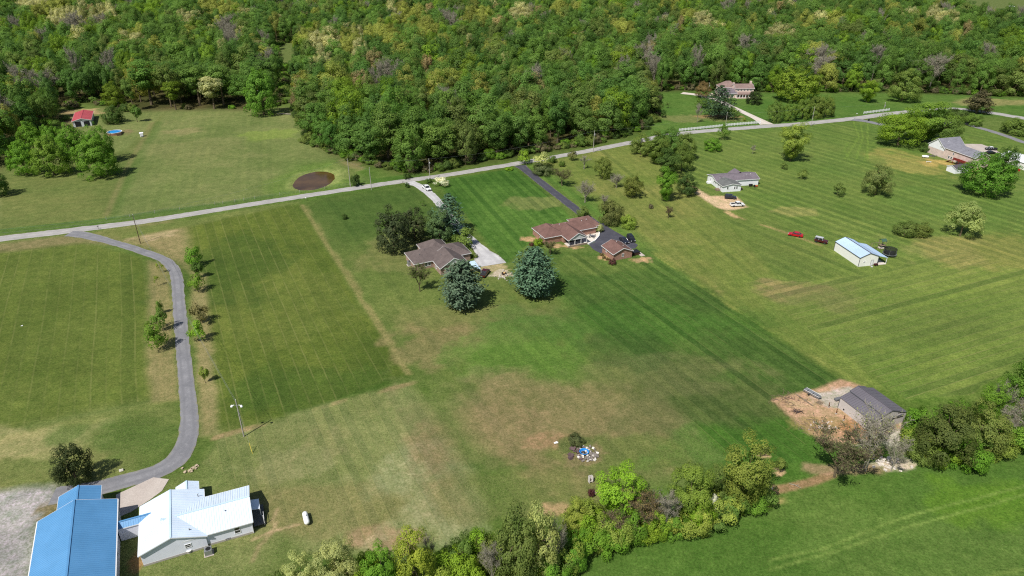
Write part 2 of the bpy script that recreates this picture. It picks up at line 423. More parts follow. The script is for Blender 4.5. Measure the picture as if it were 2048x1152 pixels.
# bare yard round the grey metal barn
zone([(1544, 801), (1588, 786), (1640, 776), (1680, 758), (1722, 772), (1720, 800), (1800, 832), (1826, 868), (1812, 890), (1830, 916), (1806, 908), (1770, 880), (1700, 890), (1640, 880), (1590, 842)], C(170, 138, 110), C(190, 160, 130), soft=.5, warp=.3, dry=.12, row=((0, 0), (10, 0), 5), line=0, band=0)
stain(1680, 796, 5.5, 4, C(182, 176, 168), .9, 70, .4); stain(1808, 880, 5, 5, C(196, 190, 182), .9, 71, .4); stain(1604, 808, 3, 1.8, C(196, 168, 136), .6, 72); stain(1640, 850, 6, 3, C(150, 128, 84), .7, 73); stain(1720, 860, 5, 3, C(164, 116, 80), .7, 74)
# soil bank under the hedgerow and the hay field below it
zone([(1120, 1160), (1330, 1080), (1520, 1000), (1640, 960), (1850, 915), (2060, 870), (2300, 800), (2500, 1300), (900, 1350)], C(74, 100, 42), C(94, 116, 54), soft=2.5, row=((1100, 1160), (2048, 980), 6), line=0, band=.08, dry=.15)
stain(1560, 1010, 26, 7, C(90, 112, 50), .6, 76); stain(1900, 960, 26, 9, C(74, 104, 40), .6, 77); stain(1450, 1100, 26, 8, C(72, 102, 38), .6, 78); stain(1820, 1090, 22, 8, C(96, 116, 56), .45, 79); stain(1990, 1010, 14, 6, C(94, 124, 36), .6, 80)
streak([(1536, 1120), (1640, 1098), (1830, 1028), (2048, 972), (2300, 900)], .24, C(126, 142, 74), .7, soft=.4)
streak([(1536, 1140), (1690, 1096), (1830, 1050), (2048, 990), (2300, 920)], .24, C(126, 142, 74), .7, soft=.4)
streak([(1980, 1152), (2048, 1138)], .3, C(122, 138, 70), .7, soft=.4)
streak([(1490, 1000), (1560, 978), (1620, 965), (1662, 950)], 1.0, C(150, 122, 92), .9)
streak([(1500, 1012), (1570, 1000), (1640, 984)], .8, C(176, 158, 104), .7, patch=.7)
streak([(1130, 1120), (1300, 1072), (1440, 1034), (1510, 1012)], .5, C(150, 146, 92), .5, patch=.6)
stain(1790, 930, 5, 1.6, C(206, 192, 172), .9, 81, .4); stain(1700, 938, 8, 1.6, C(150, 124, 100), .7, 82)
# soil under house beds, pads, the burn pile
for a in ((1060, 478, 3, 2.2), (1120, 492, 4, 1.6), (1152, 495, 3, 1.2), (1283, 520, 3.4, 1.8), (1210, 515, 2, 1.6)):
    stain(*a, C(184, 152, 116), .85, 83, .4)
stain(980, 535, 5, 3, C(176, 160, 124), .8, 84, .5); stain(1005, 548, 3.4, 2.6, C(190, 178, 160), .9, 85, .3)
stain(1163, 905, 4.5, 4.5, C(120, 110, 78), .8, 86, .5); stain(1150, 885, 4, 2.5, C(78, 92, 44), .8, 87)
stain(285, 1112, 1.6, 3, C(136, 106, 70), .9, 88, .4)
stain(1465, 388, 5, 1.5, C(92, 110, 56), .5, 89)
stain(160, 225, 12, 8, C(176, 152, 112), .8, 90); stain(235, 265, 8, 5, C(120, 104, 78), .6, 91)
for cxy in ((1527, 911), (1525, 957), (1558, 944), (1538, 973)):
    stain(*cxy, 1.15, 1.15, C(196, 166, 130), .95, 92, .25)
# gravel yard of the blue barn
zone([(-260, 990), (0, 985), (60, 975), (112, 970), (126, 990), (78, 1045), (60, 1160), (0, 1300), (-400, 1300)], C(150, 147, 148), C(178, 174, 172), soft=1.6, warp=.5, n=stretch01(n_mid * .6 + n_sml * .4), dry=.0, row=((0, 0), (10, 0), 5), line=0, band=0)
stain(105, 1018, 2.4, 2.4, C(122, 110, 72), .8, 93)
# woodland floor
FOREST_L = [(-700, 330), (-300, 330), (0, 345), (30, 300), (62, 276), (112, 246), (136, 214), (165, 206), (205, 214), (240, 226), (330, 222), (480, 222), (545, 215), (560, 200), (560, 150), (540, 110), (560, 90), (600, 90), (596, 140), (590, 200), (612, 262), (640, 300), (720, 330), (830, 352), (960, 328), (1045, 315), (1180, 292), (1285, 262), (1306, 230), (1300, 186), (1400, 183), (1560, 186), (1640, 186), (1750, 186), (1900, 190), (2060, 196), (2300, 200), (2700, 190)]
FOREST_R = [(2700, 60), (2120, 66), (2010, 52), (1930, 42), (1905, 14), (1880, -10), (1500, -30), (600, -30), (420, -10), (420, 8), (240, 8), (240, -16), (-300, -20), (-900, -10)]
forest_poly = PX(*(FOREST_L + FOREST_R))
d = sdist(XW, YW, forest_poly)
mm = sm(d - 2, 6)
GCOL = GCOL * (1 - mm[..., None]) + two(C(62, 66, 34), C(88, 82, 52), n_mid) * mm[..., None]
GLIN *= 1 - mm; GBAND *= 1 - mm
zone([(60, 275), (112, 246), (140, 222), (150, 258), (90, 285)], C(104, 92, 68), C(122, 108, 82), soft=4)

# grass tone differs a little from tuft to tuft
_g = np.clip((GCOL[..., 1] - GCOL[..., 0]) / (GCOL[..., 1] + 1e-6) * 5 + .35, 0, 1)[..., None]
GCOL *= np.array([.77, .865, .745]) * _g + np.array([.86, .85, .82]) * (1 - _g)
GCOL *= (0.88 + .24 * n_sml)[..., None] * (0.92 + .16 * vnoise(X, Y, 5, 12, 3))[..., None]

# ---- ground material
m_ground, nt, pb = newmat('ground_grass')
def attr(nt, n):
    a = nt.nodes.new('ShaderNodeAttribute'); a.attribute_name = n; return a
a_col, a_row, a_lin, a_band, a_dry = (attr(nt, k) for k in ('albedo', 'row', 'line', 'band', 'dry'))
base = a_col.outputs['Color']
f_fine = noise(nt, 2.2, 5, 0.7); f_mid = noise(nt, 0.35, 4, 0.6); f_spk = noise(nt, 5.0, 3, 0.75)
base = mixcol(nt, 1.0, base, mixcol(nt, ramp(nt, f_fine, .36, .64), (.68, .70, .62), (1.3, 1.27, 1.34)), 'MULTIPLY')
base = mixcol(nt, 1.0, base, mixcol(nt, ramp(nt, f_mid, .34, .66), (.82, .88, .80), (1.17, 1.11, 1.17)), 'MULTIPLY')
f_tuft = noise(nt, .9, 6, .72)
base = mixcol(nt, 1.0, base, mixcol(nt, ramp(nt, f_tuft, .38, .62), (.80, .86, .76), (1.2, 1.14, 1.2)), 'MULTIPLY')
rowv = math_(nt, 'ADD', a_row.outputs['Fac'], math_(nt, 'MULTIPLY', math_(nt, 'SUBTRACT', f_mid, .5), .10))
fr = math_(nt, 'FRACT', rowv)
tri = math_(nt, 'ABSOLUTE', math_(nt, 'SUBTRACT', fr, .5))          # 0 mid pass .. 0.5 at its edge
edge = ramp(nt, tri, .41, .485)
gap = ramp(nt, noise(nt, .12, 3, .6), .36, .56)
edge = math_(nt, 'MULTIPLY', math_(nt, 'MULTIPLY', edge, a_lin.outputs['Fac']), math_(nt, 'ADD', math_(nt, 'MULTIPLY', gap, .8), .2))
wn1 = nt.nodes.new('ShaderNodeTexWhiteNoise'); wn1.noise_dimensions = '1D'
nt.links.new(math_(nt, 'FLOOR', rowv), wn1.inputs['W'])
wn2 = nt.nodes.new('ShaderNodeTexWhiteNoise'); wn2.noise_dimensions = '1D'
nt.links.new(math_(nt, 'FLOOR', math_(nt, 'ADD', rowv, 100.5)), wn2.inputs['W'])
edge = math_(nt, 'MULTIPLY', edge, ramp(nt, wn2.outputs['Value'], .1, .9, .45, 1.2))
base = mixcol(nt, math_(nt, 'MULTIPLY', edge, .75), base, (*C(142, 140, 84),))
par = math_(nt, 'PINGPONG', math_(nt, 'FLOOR', rowv), 1.0)
bnd = math_(nt, 'ADD', math_(nt, 'MULTIPLY', wn1.outputs['Value'], .55), math_(nt, 'MULTIPLY', par, .45))
dk = ramp(nt, tri, .30, .44)
bnd = math_(nt, 'SUBTRACT', bnd, math_(nt, 'MULTIPLY', dk, .35))
bm_ = mixcol(nt, ramp(nt, bnd, 0.0, .95), (.66, .72, .70), (1.32, 1.2, 1.22))
bgap = math_(nt, 'MULTIPLY', a_band.outputs['Fac'], ramp(nt, noise(nt, .05, 3, .6), .3, .6, .45, 1.0))
base = mixcol(nt, bgap, base, mixcol(nt, 1.0, base, bm_, 'MULTIPLY'))
dry = math_(nt, 'MULTIPLY', ramp(nt, f_spk, .47, .66), a_dry.outputs['Fac'])
base = mixcol(nt, math_(nt, 'MULTIPLY', dry, .55), base, C(176, 162, 120))
spk = math_(nt, 'MULTIPLY', ramp(nt, noise(nt, 3.4, 2, .5), .70, .78), .6)
base = mixcol(nt, math_(nt, 'MULTIPLY', spk, .5), base, C(168, 174, 130))
clump = ramp(nt, noise(nt, 1.1, 4, .65), .60, .68)
base = mixcol(nt, math_(nt, 'MULTIPLY', clump, .55), base, mixcol(nt, 1.0, base, (.58, .74, .5), 'MULTIPLY'))
nt.links.new(base, pb.inputs['Base Color'])
pb.inputs['Roughness'].default_value = .95
pb.inputs['Specular IOR Level'].default_value = .08
bp = nt.nodes.new('ShaderNodeBump'); bp.inputs['Strength'].default_value = .55; bp.inputs['Distance'].default_value = .18
nt.links.new(f_fine, bp.inputs['Height']); nt.links.new(bp.outputs[0], pb.inputs['Normal'])

# ---- one sheet out to the horizon: the fine lawn grid plus a coarse skirt
nx, ny = X.shape
idx = np.arange(nx * ny).reshape(nx, ny)
Q = np.stack([idx[:-1, :-1], idx[1:, :-1], idx[1:, 1:], idx[:-1, 1:]], -1).reshape(-1, 4)
pc_ = at(628, 359)
pq = np.sqrt(((X - pc_.x) / 7.9) ** 2 + ((Y - pc_.y) / 11.8) ** 2) + (n_mid - .5) * .22 + (n_sml - .5) * .08
t_ = np.clip((1.32 - pq) / .6, 0, 1); Zg = -1.5 * t_ * t_ * (3 - 2 * t_)                      # the pond lies in a bowl
t_ = np.clip(1 - np.abs(pq - 1.75) / .5, 0, 1); Zg = Zg + .7 * t_ * t_ * (3 - 2 * t_) * np.clip((X - pc_.x) / 8 + .6, .15, 1) * np.clip((pdist(X, Y, PX((400, 425), (500, 409), (680, 381), (800, 363), (900, 349))) - 5) / 5, 0, 1)   # with a low bank of spoil on its east side
V = np.stack([X, Y, Zg], -1).reshape(-1, 3)
x0, x1, y0, y1 = gx[0], gx[-1], gy[0], gy[-1]
SX = [-4000, x0, x1, 4000]; SY = [-2500, y0, y1, 6000]
sv, sq = [], []
for i in range(3):
    for j in range(3):
        if i == 1 and j == 1: continue
        nI, nJ = (12, 12)
        b0 = len(V) + len(sv)
        us, vs_ = np.linspace(SX[i], SX[i + 1], nI), np.linspace(SY[j], SY[j + 1], nJ)
        for u in us:
            for v in vs_: sv.append((u, v, 0))
        for p in range(nI - 1):
            for q in range(nJ - 1):
                k = b0 + p * nJ + q
                sq.append((k, k + nJ, k + nJ + 1, k + 1))
nsk = len(sv)
V = np.vstack([V, np.array(sv)]); Q = np.vstack([Q, np.array(sq)])
me = raw_mesh('ground', V, Q, [m_ground])
skc = np.array([C(92, 104, 56)] * nsk)
def put(name, typ, arr, key):
    a = me.attributes.new(name, typ, 'POINT'); a.data.foreach_set(key, np.asarray(arr, np.float32).ravel())
put('albedo', 'FLOAT_COLOR', np.hstack([np.vstack([GCOL.reshape(-1, 3), skc]), np.ones((len(V), 1))]), 'color')
for n_, g_ in (('row', GROW), ('line', GLIN), ('band', GBAND), ('dry', GDRY)):
    put(n_, 'FLOAT', np.concatenate([g_.ravel(), np.zeros(nsk)]), 'value')
kind(link('ground', me), 'structure')

# ---------------------------------------------------------------- roads, drives, pond
def strip(name, pts, mat, z, jit=.12, step=1.5, seed=1, crown=.03):
    """road laid along points (px, py, width in metres): five vertices across, ragged edges, slight crown"""
    P = smooth_line([(*at(p[0], p[1])[:2], p[2]) for p in pts], step)
    r = random.Random(seed)
    V, F = [], []
    for i, p in enumerate(P):
        a, b = P[max(i - 1, 0)], P[min(i + 1, len(P) - 1)]
        t = (b - a)[:2]; t = t / (np.linalg.norm(t) + 1e-9); n = np.array([-t[1], t[0]])
        w = p[2] / 2
        for s, dz in ((-1, 0), (-.55, crown), (0, crown * 1.3), (.55, crown), (1, 0)):
            j = (r.random() - .5) * 2 * jit if abs(s) == 1 else 0
            q = p[:2] + n * (w * s + j)
            V.append((q[0], q[1], z + dz))
    for i in range(len(P) - 1):
        for k in range(4):
            F.append((i * 5 + k, (i + 1) * 5 + k, (i + 1) * 5 + k + 1, i * 5 + k + 1))
    F = [tuple(reversed(f)) for f in F]
    me = bpy.data.meshes.new(name); me.from_pydata(V, [], F); me.materials.append(mat); me.update()
    at_ = me.attributes.new('across', 'FLOAT', 'POINT'); at_.data.foreach_set('value', np.tile(np.array([-1, -.55, 0, .55, 1], np.float32), len(P)))
    return kind(link(name, me), 'structure')
def road_mat(name, c1, c2, rough=.9, streaks=.3, patch=None, edge_col=C(128, 122, 96)):
    m, nt, b = newmat(name)
    n1 = noise(nt, .25, 5, .6); n2 = noise(nt, 6, 4, .75); n3 = noise(nt, 1.1, 4, .6)
    c1, c2 = [x * .95 for x in c1], [x * .95 for x in c2]
    c = mixcol(nt, ramp(nt, n1, .3, .7), c1, c2)
    c = mixcol(nt, 1, c, mixcol(nt, ramp(nt, n2, .3, .7), (.8, .8, .8), (1.16, 1.16, 1.16)), 'MULTIPLY')
    c = mixcol(nt, ramp(nt, n3, .56, .72, 0, streaks), c, patch or [x * .7 for x in c1])
    s_ = math_(nt, 'ABSOLUTE', attr(nt, 'across').outputs['Fac'])                  # 0 mid-road .. 1 at its edge
    trk = ramp(nt, math_(nt, 'ABSOLUTE', math_(nt, 'SUBTRACT', s_, .5)), .06, .26, 1, 0)
    c = mixcol(nt, math_(nt, 'MULTIPLY', trk, ramp(nt, n1, .35, .65, .12, .4)), c, [x * .72 for x in c1])
    eg = math_(nt, 'ADD', s_, math_(nt, 'MULTIPLY', math_(nt, 'SUBTRACT', n3, .5), .9))
    c = mixcol(nt, ramp(nt, eg, .86, 1.08, 0, .75), c, edge_col)
    nt.links.new(c, b.inputs['Base Color']); b.inputs['Roughness'].default_value = rough; b.inputs['Specular IOR Level'].default_value = .2
    bp = nt.nodes.new('ShaderNodeBump'); bp.inputs['Strength'].default_value = .4; bp.inputs['Distance'].default_value = .03
    nt.links.new(n2, bp.inputs['Height']); nt.links.new(bp.outputs[0], b.inputs['Normal'])
    return m
m_road = road_mat('chip_seal', C(152, 149, 145), C(178, 174, 169), streaks=.3)
m_drive = road_mat('worn_asphalt', C(114, 114, 117), C(138, 137, 139), streaks=.3, patch=C(164, 162, 162))
m_black = road_mat('fresh_asphalt', C(66, 66, 74), C(82, 82, 90), streaks=.35, patch=C(104, 102, 106))
m_gravel = road_mat('pale_gravel', C(166, 164, 164), C(200, 198, 196), streaks=.35, patch=C(150, 146, 138))
m_conc = road_mat('concrete', C(176, 164, 154), C(192, 182, 172), streaks=.2)
m_pale = road_mat('pale_concrete', C(196, 184, 172), C(214, 204, 194), streaks=.2)
strip('county_road', [(-260, 512, 5.6), (0, 478, 5.6), (100, 466, 5.6), (190, 455, 5.2), (300, 441, 5.0), (500, 409, 4.8), (680, 381, 4.8), (800, 363, 4.8), (900, 349, 4.8), (1030, 327.5, 4.8), (1100, 315.5, 4.8), (1180, 301, 5.0), (1265, 284.5, 5.2), (1360, 267, 5.6), (1500, 255, 6.0), (1610, 247, 6.2), (1711, 236.5, 6.4), (1765, 229, 6.2), (1830, 222, 5.5), (1905, 217, 5), (1985, 226, 6.5), (2060, 238, 7), (2300, 270, 7)], m_road, .012, .22, seed=3)
strip('side_lane', [(1706, 238.5, 7), (1735, 243, 5), (1768, 250, 4.6), (1850, 262, 4.4), (1905, 243, 4.2), (1960, 256, 4.2), (2010, 271, 4.2), (2060, 288, 4.2), (2200, 320, 4.2)], m_drive, .03, .2, seed=4)
strip('paved_drive', [(138, 467, 5.5), (156, 468.5, 5.0), (185, 474, 4.6), (230, 486, 3.5), (285, 503, 3.5), (325, 518, 3.5), (345, 535, 3.5), (354, 560, 3.5), (359, 620, 3.5), (366, 700, 3.5), (373, 770, 3.5), (378, 830, 3.8), (374, 880, 4.4), (350, 922, 5.0), (310, 945, 4.6), (250, 962, 4.6), (200, 976, 4.6), (150, 985, 4.8), (105, 992, 5.0)], m_drive, .034, .16, seed=5)
strip('asphalt_drive', [(1040, 331, 6.0), (1050, 339, 4.4), (1090, 371, 4.2), (1150, 417, 4.2), (1180, 440, 4.4), (1206, 462, 6.0)], m_black, .036, .06, seed=6)
def flat(name, px, mat, z, jit=.0, seed=1, t=None):
    poly = PX(*px)
    a = sum(poly[i][0] * poly[(i + 1) % len(poly)][1] - poly[(i + 1) % len(poly)][0] * poly[i][1] for i in range(len(poly)))
    if a < 0: poly = poly[::-1]
    r = random.Random(seed); out = []
    for i, p in enumerate(poly):
        q = poly[(i + 1) % len(poly)]
        n = max(1, int(math.dist(p, q) / 1.2)) if jit else 1
        for k in range(n):
            out.append((p[0] + (q[0] - p[0]) * k / n + (r.random() - .5) * 2 * jit, p[1] + (q[1] - p[1]) * k / n + (r.random() - .5) * 2 * jit))
    o = MB().prism(out, -.05, z).build(name, mat)
    return kind(o, 'structure')
flat('asphalt_court', [(1190, 452), (1206, 446), (1222, 458), (1250, 474), (1276, 490), (1270, 497), (1240, 500), (1205, 508), (1188, 500), (1178, 490), (1190, 484), (1200, 468)], m_black, .05, .08)
flat('concrete_apron', [(307, 955), (338, 959), (324, 982), (300, 1000), (262, 1024), (234, 1036), (232, 990), (262, 976)], m_conc, .07)
strip('gravel_drive', [(818, 364, 4.6), (838, 372, 4.0), (858, 386, 3.8), (876, 404, 3.6), (895, 428, 3.4), (920, 458, 3.4), (945, 482, 3.6), (962, 500, 5.0), (974, 516, 9.0), (985, 530, 10)], m_gravel, .04, .2, seed=8)
strip('concrete_drive', [(1364, 186, 6), (1395, 190, 5), (1432, 199, 5), (1460, 212, 4.6), (1490, 226, 4.4), (1515, 238, 5.0), (1534, 249, 8.0)], m_pale, .042, .05, seed=9)
strip('parking_pad', [(1945, 288, 9), (1960, 296, 12), (1975, 305, 12)], m_conc, .03, .1, seed=10)
# pond
m_water, nt, pb = newmat('muddy_water')
c = mixcol(nt, ramp(nt, noise(nt, .12, 3, .5), .35, .65), C(66, 46, 20), C(90, 66, 32))
nt.links.new(c, pb.inputs['Base Color']); pb.inputs['Roughness'].default_value = .08; pb.inputs['Specular IOR Level'].default_value = .3
bp = nt.nodes.new('ShaderNodeBump'); bp.inputs['Strength'].default_value = .08; bp.inputs['Distance'].default_value = .05
nt.links.new(noise(nt, 1.5, 3, .5), bp.inputs['Height']); nt.links.new(bp.outputs[0], pb.inputs['Normal'])
c0, rr = at(628, 359), random.Random(5)
kind(MB().prism([(c0.x + 9.6 * math.cos(a) * (1 + .05 * math.sin(3 * a + 1) + .02 * math.sin(11 * a) + .015 * math.sin(17 * a + 2)), c0.y + 14.0 * math.sin(a) * (1 + .06 * math.sin(2 * a) + .025 * math.sin(9 * a + 1))) for a in [k * math.pi / 32 for k in range(64)]], -1.4, -.55).build('pond', m_water), 'structure')

# ================================================================ PLANTS
def leaf_material(name, col=None, trans=.42):
    """leaves: own tint per leaf, colour from the object (or the given one), some light passes through"""
    m, nt, b = newmat(name)
    oi = nt.nodes.new('ShaderNodeObjectInfo')
    t = attr(nt, 'tint')
    c = oi.outputs['Color'] if col is None else None
    if col is None:
        c = mixcol(nt, 1.0, c, mixcol(nt, oi.outputs['Random'], (.9, .9, .9), (1.1, 1.1, 1.1)), 'MULTIPLY')
    else:
        c = mixcol(nt, oi.outputs['Random'], [x * .72 for x in col], [x * 1.25 for x in col])
    c = mixcol(nt, 1.0, c, mixcol(nt, t.outputs['Fac'], (.66, .72, .7), (1.36, 1.26, 1.2)), 'MULTIPLY')
    nt.links.new(c, b.inputs['Base Color'])
    b.inputs['Roughness'].default_value = .55; b.inputs['Specular IOR Level'].default_value = .1
    tr = nt.nodes.new('ShaderNodeBsdfTranslucent')
    nt.links.new(mixcol(nt, 1.0, c, (1.15, 1.2, .7), 'MULTIPLY'), tr.inputs[0])
    mx = nt.nodes.new('ShaderNodeMixShader'); mx.inputs[0].default_value = trans
    nt.links.new(b.outputs[0], mx.inputs[1]); nt.links.new(tr.outputs[0], mx.inputs[2])
    nt.links.new(mx.outputs[0], nt.nodes['Material Output'].inputs[0])
    return m
M_LEAF = leaf_material('leaves')
M_NEEDLE = leaf_material('needles', trans=.12)
M_BARK = pm('bark', C(100, 88, 68), .9, .25, 3)
M_PALEBARK = pm('pale_bark', C(142, 136, 120), .9, .25, 3)

def quads(P, Nn, L, W, rng, T=None):
    """leaf-sized faces at P facing Nn, length L, width W"""
    n = len(P)
    Nn = Nn / (np.linalg.norm(Nn, axis=1, keepdims=True) + 1e-9)
    if T is None: T = rng.normal(size=(n, 3))
    T = T - Nn * (T * Nn).sum(1, keepdims=True); T /= np.linalg.norm(T, axis=1, keepdims=True) + 1e-9
    B = np.cross(Nn, T)
    L, W = np.asarray(L).reshape(-1, 1) / 2, np.asarray(W).reshape(-1, 1) / 2
    bend = Nn * L * rng.uniform(-.35, .1, (n, 1))
    V = np.stack([P - T * L + bend, P - B * W, P + T * L + bend, P + B * W], 1).reshape(-1, 3)
    return V
def leaf_mesh(name, V, tint, mat, extra=None):
    n = len(V) // 4
    me = raw_mesh(name, V, np.arange(n * 4).reshape(n, 4), [mat])
    a = me.attributes.new('tint', 'FLOAT', 'POINT'); a.data.foreach_set('value', np.repeat(tint, 4).astype(np.float32))
    return me
def lobed(rng, R, H, base, nl, n, ls, shape='oval', lobe=(.28, .44), depth_=.62, hang=.25):
    """crown of many leaf clumps spread through an uneven volume; returns quads, tints and clump centres"""
    zc, vz = (base + (1 - base) / 2) * H, (1 - base) / 2 * H
    cs, rs = [], []
    k = 0
    while len(cs) < nl:
        k += 1
        d = rng.normal(size=3); d /= np.linalg.norm(d)
        f = rng.uniform(depth_ * .75, depth_ * 1.2) if rng.rand() > .2 else rng.uniform(.1, .5)
        z = d[2] * f
        w = 1.0
        if shape == 'cone': w = np.clip(1.15 - .95 * (z + .75) / 1.5, .22, 1.1)
        elif shape == 'egg': w = np.clip(1.08 - .4 * (z + .7) / 1.4, .5, 1.1)
        elif shape == 'vase': w = np.clip(.55 + .5 * (z + .7) / 1.4, .4, 1.1)
        elif shape == 'dome':
            if z < -.25: continue
        if shape in ('egg', 'oval') and f > .45 and z < .15:      # skirts hang nearly straight down
            q = math.hypot(d[0], d[1]) * f; w *= min(1.9, (.74 + .14 * rng.rand()) / max(q, .2)) if q < .74 and rng.rand() < .8 else 1
        c = np.array([d[0] * f * R * w, d[1] * f * R * w, zc + z * vz])
        r = rng.uniform(*lobe) * R * (.75 + .25 * w)
        cs.append(c); rs.append(r)
    cs, rs = np.array(cs), np.array(rs)
    wts = rs ** 2 / (rs ** 2).sum()
    own = rng.choice(nl, n, p=wts)
    d = rng.normal(size=(n, 3)); d[:, 2] += .25; d /= np.linalg.norm(d, axis=1, keepdims=True)
    rad = rs[own][:, None] * rng.uniform(.55, 1.08, (n, 1)) ** .6
    P = cs[own] + d * rad * np.array([1, 1, .82])
    P[:, 2] -= hang * rng.rand(n) * rs[own] * .5
    P[:, 2] = np.maximum(P[:, 2], .12 + .1 * rng.rand(n))
    og = (P - np.array([0, 0, zc])) / np.array([R, R, vz]); og /= np.linalg.norm(og, axis=1, keepdims=True) + 1e-6
    Nn = d * .5 + og * .75 + np.array([0, 0, .4]) + rng.normal(size=(n, 3)) * .22
    s = ls * rng.uniform(.65, 1.35, n)
    V = quads(P, Nn, s, s * .72, rng)
    lt = rng.rand(nl)
    tint = np.clip(.5 + (lt[own] - .5) * .55 + rng.normal(size=n) * .17, 0, 1)
    return V, tint, cs, rs
def skeleton(mb, rng, R, H, base, cs, trunk_r, lean=.0, limbs=12, forks=0):
    top = H * (base + (1 - base) * .55)
    bend = rng.normal(size=2) * R * .05
    pts = [(0, 0, -.1), (bend[0] * .4, bend[1] * .4, top * .35), (bend[0], bend[1], top * .7), (bend[0] * 1.4, bend[1] * 1.4, top)]
    mb.tube(pts, [trunk_r * 1.25, trunk_r, trunk_r * .75, trunk_r * .4], 7)
    order = rng.permutation(len(cs))[:limbs]
    for i in order:
        c = cs[i]; t = rng.uniform(.35, .95); a = np.array(pts[1]) * (1 - t) + np.array(pts[3]) * t
        m = (a + c) / 2 + np.array([0, 0, -.06 * H * rng.rand()])
        mb.tube([a, m, c], [trunk_r * .42, trunk_r * .26, trunk_r * .1], 5, caps=False)
def broad(seed, R=5.0, H=11.0, base=.16, nl=34, n=4200, ls=.46, shape='oval', lobe=(.26, .42), depth_=.64, mat=None, tr=.3):
    rng = np.random.RandomState(seed)
    V, t, cs, rs = lobed(rng, R, H, base, nl, n, ls, shape, lobe, depth_)
    tb = MB(); skeleton(tb, rng, R, H, base, cs, tr)
    return tb, leaf_mesh('crown', V, t, mat or M_LEAF), R, H
def conifer(seed, R=3.6, H=10.0, base=.04, whorls=19, sprays=17, ls=.55, power=.75, up=.25):
    """whorls of plumed branches, wide below and pointed above"""
    rng = np.random.RandomState(seed)
    P, D, Nn, tn = [], [], [], []
    tb = MB(); tb.tube([(0, 0, -.1), (0, 0, H * .5), (0, 0, H * .96)], [.24, .15, .03], 7)
    for w in range(whorls):
        z = H * (base + (1 - base) * (w + rng.rand() * .5) / whorls)
        tt = z / H
        r = R * max(.05, (1 - tt ** 2.3) ** power * min(1, .7 + 1.3 * tt)) * rng.uniform(.84, 1.12)
        k = int(rng.randint(6, 10) * (.5 + .5 * r / R)) + 3
        a0 = rng.rand() * 7
        for j in range(k):
            a = a0 + j * 2 * math.pi / k + rng.normal() * .16
            rr = r * rng.uniform(.78, 1.1); rise = up * rr * rng.uniform(.3, 1.2)
            bt = rng.rand()
            u = np.array([math.cos(a), math.sin(a), 0])
            tb.tube([(0, 0, z), tuple(u * rr * .85 + np.array([0, 0, z + rise * .6]))], [.04, .012], 4, caps=False)
            m = max(5, int(sprays * (.35 + .65 * rr / R)))
            s = rng.uniform(.18, 1.0, m) ** .75
            for q in s:
                c = u * rr * q + np.array([0, 0, z + rise * q * q])
                sp = (.12 + .28 * (1 - abs(q - .55))) * rr * .42
                c = c + rng.normal(size=3) * np.array([sp, sp, sp * .45])
                P.append(c); dd = u * .85 + np.array([0, 0, .55]) + rng.normal(size=3) * .45
                D.append(dd); Nn.append(np.array([0, 0, 1.0]) + u * .35 + rng.normal(size=3) * .45); tn.append(np.clip(.5 + (bt - .5) * .4 + rng.normal() * .16 + (q - .6) * .3, 0, 1))
    P, D, Nn, tn = map(np.array, (P, D, Nn, tn))
    P[:, 2] = np.maximum(P[:, 2], .08)
    s = ls * rng.uniform(.7, 1.35, len(P))
    return tb, leaf_mesh('crown', quads(P, Nn, s, s * .36, rng, D), tn, M_NEEDLE), R, H
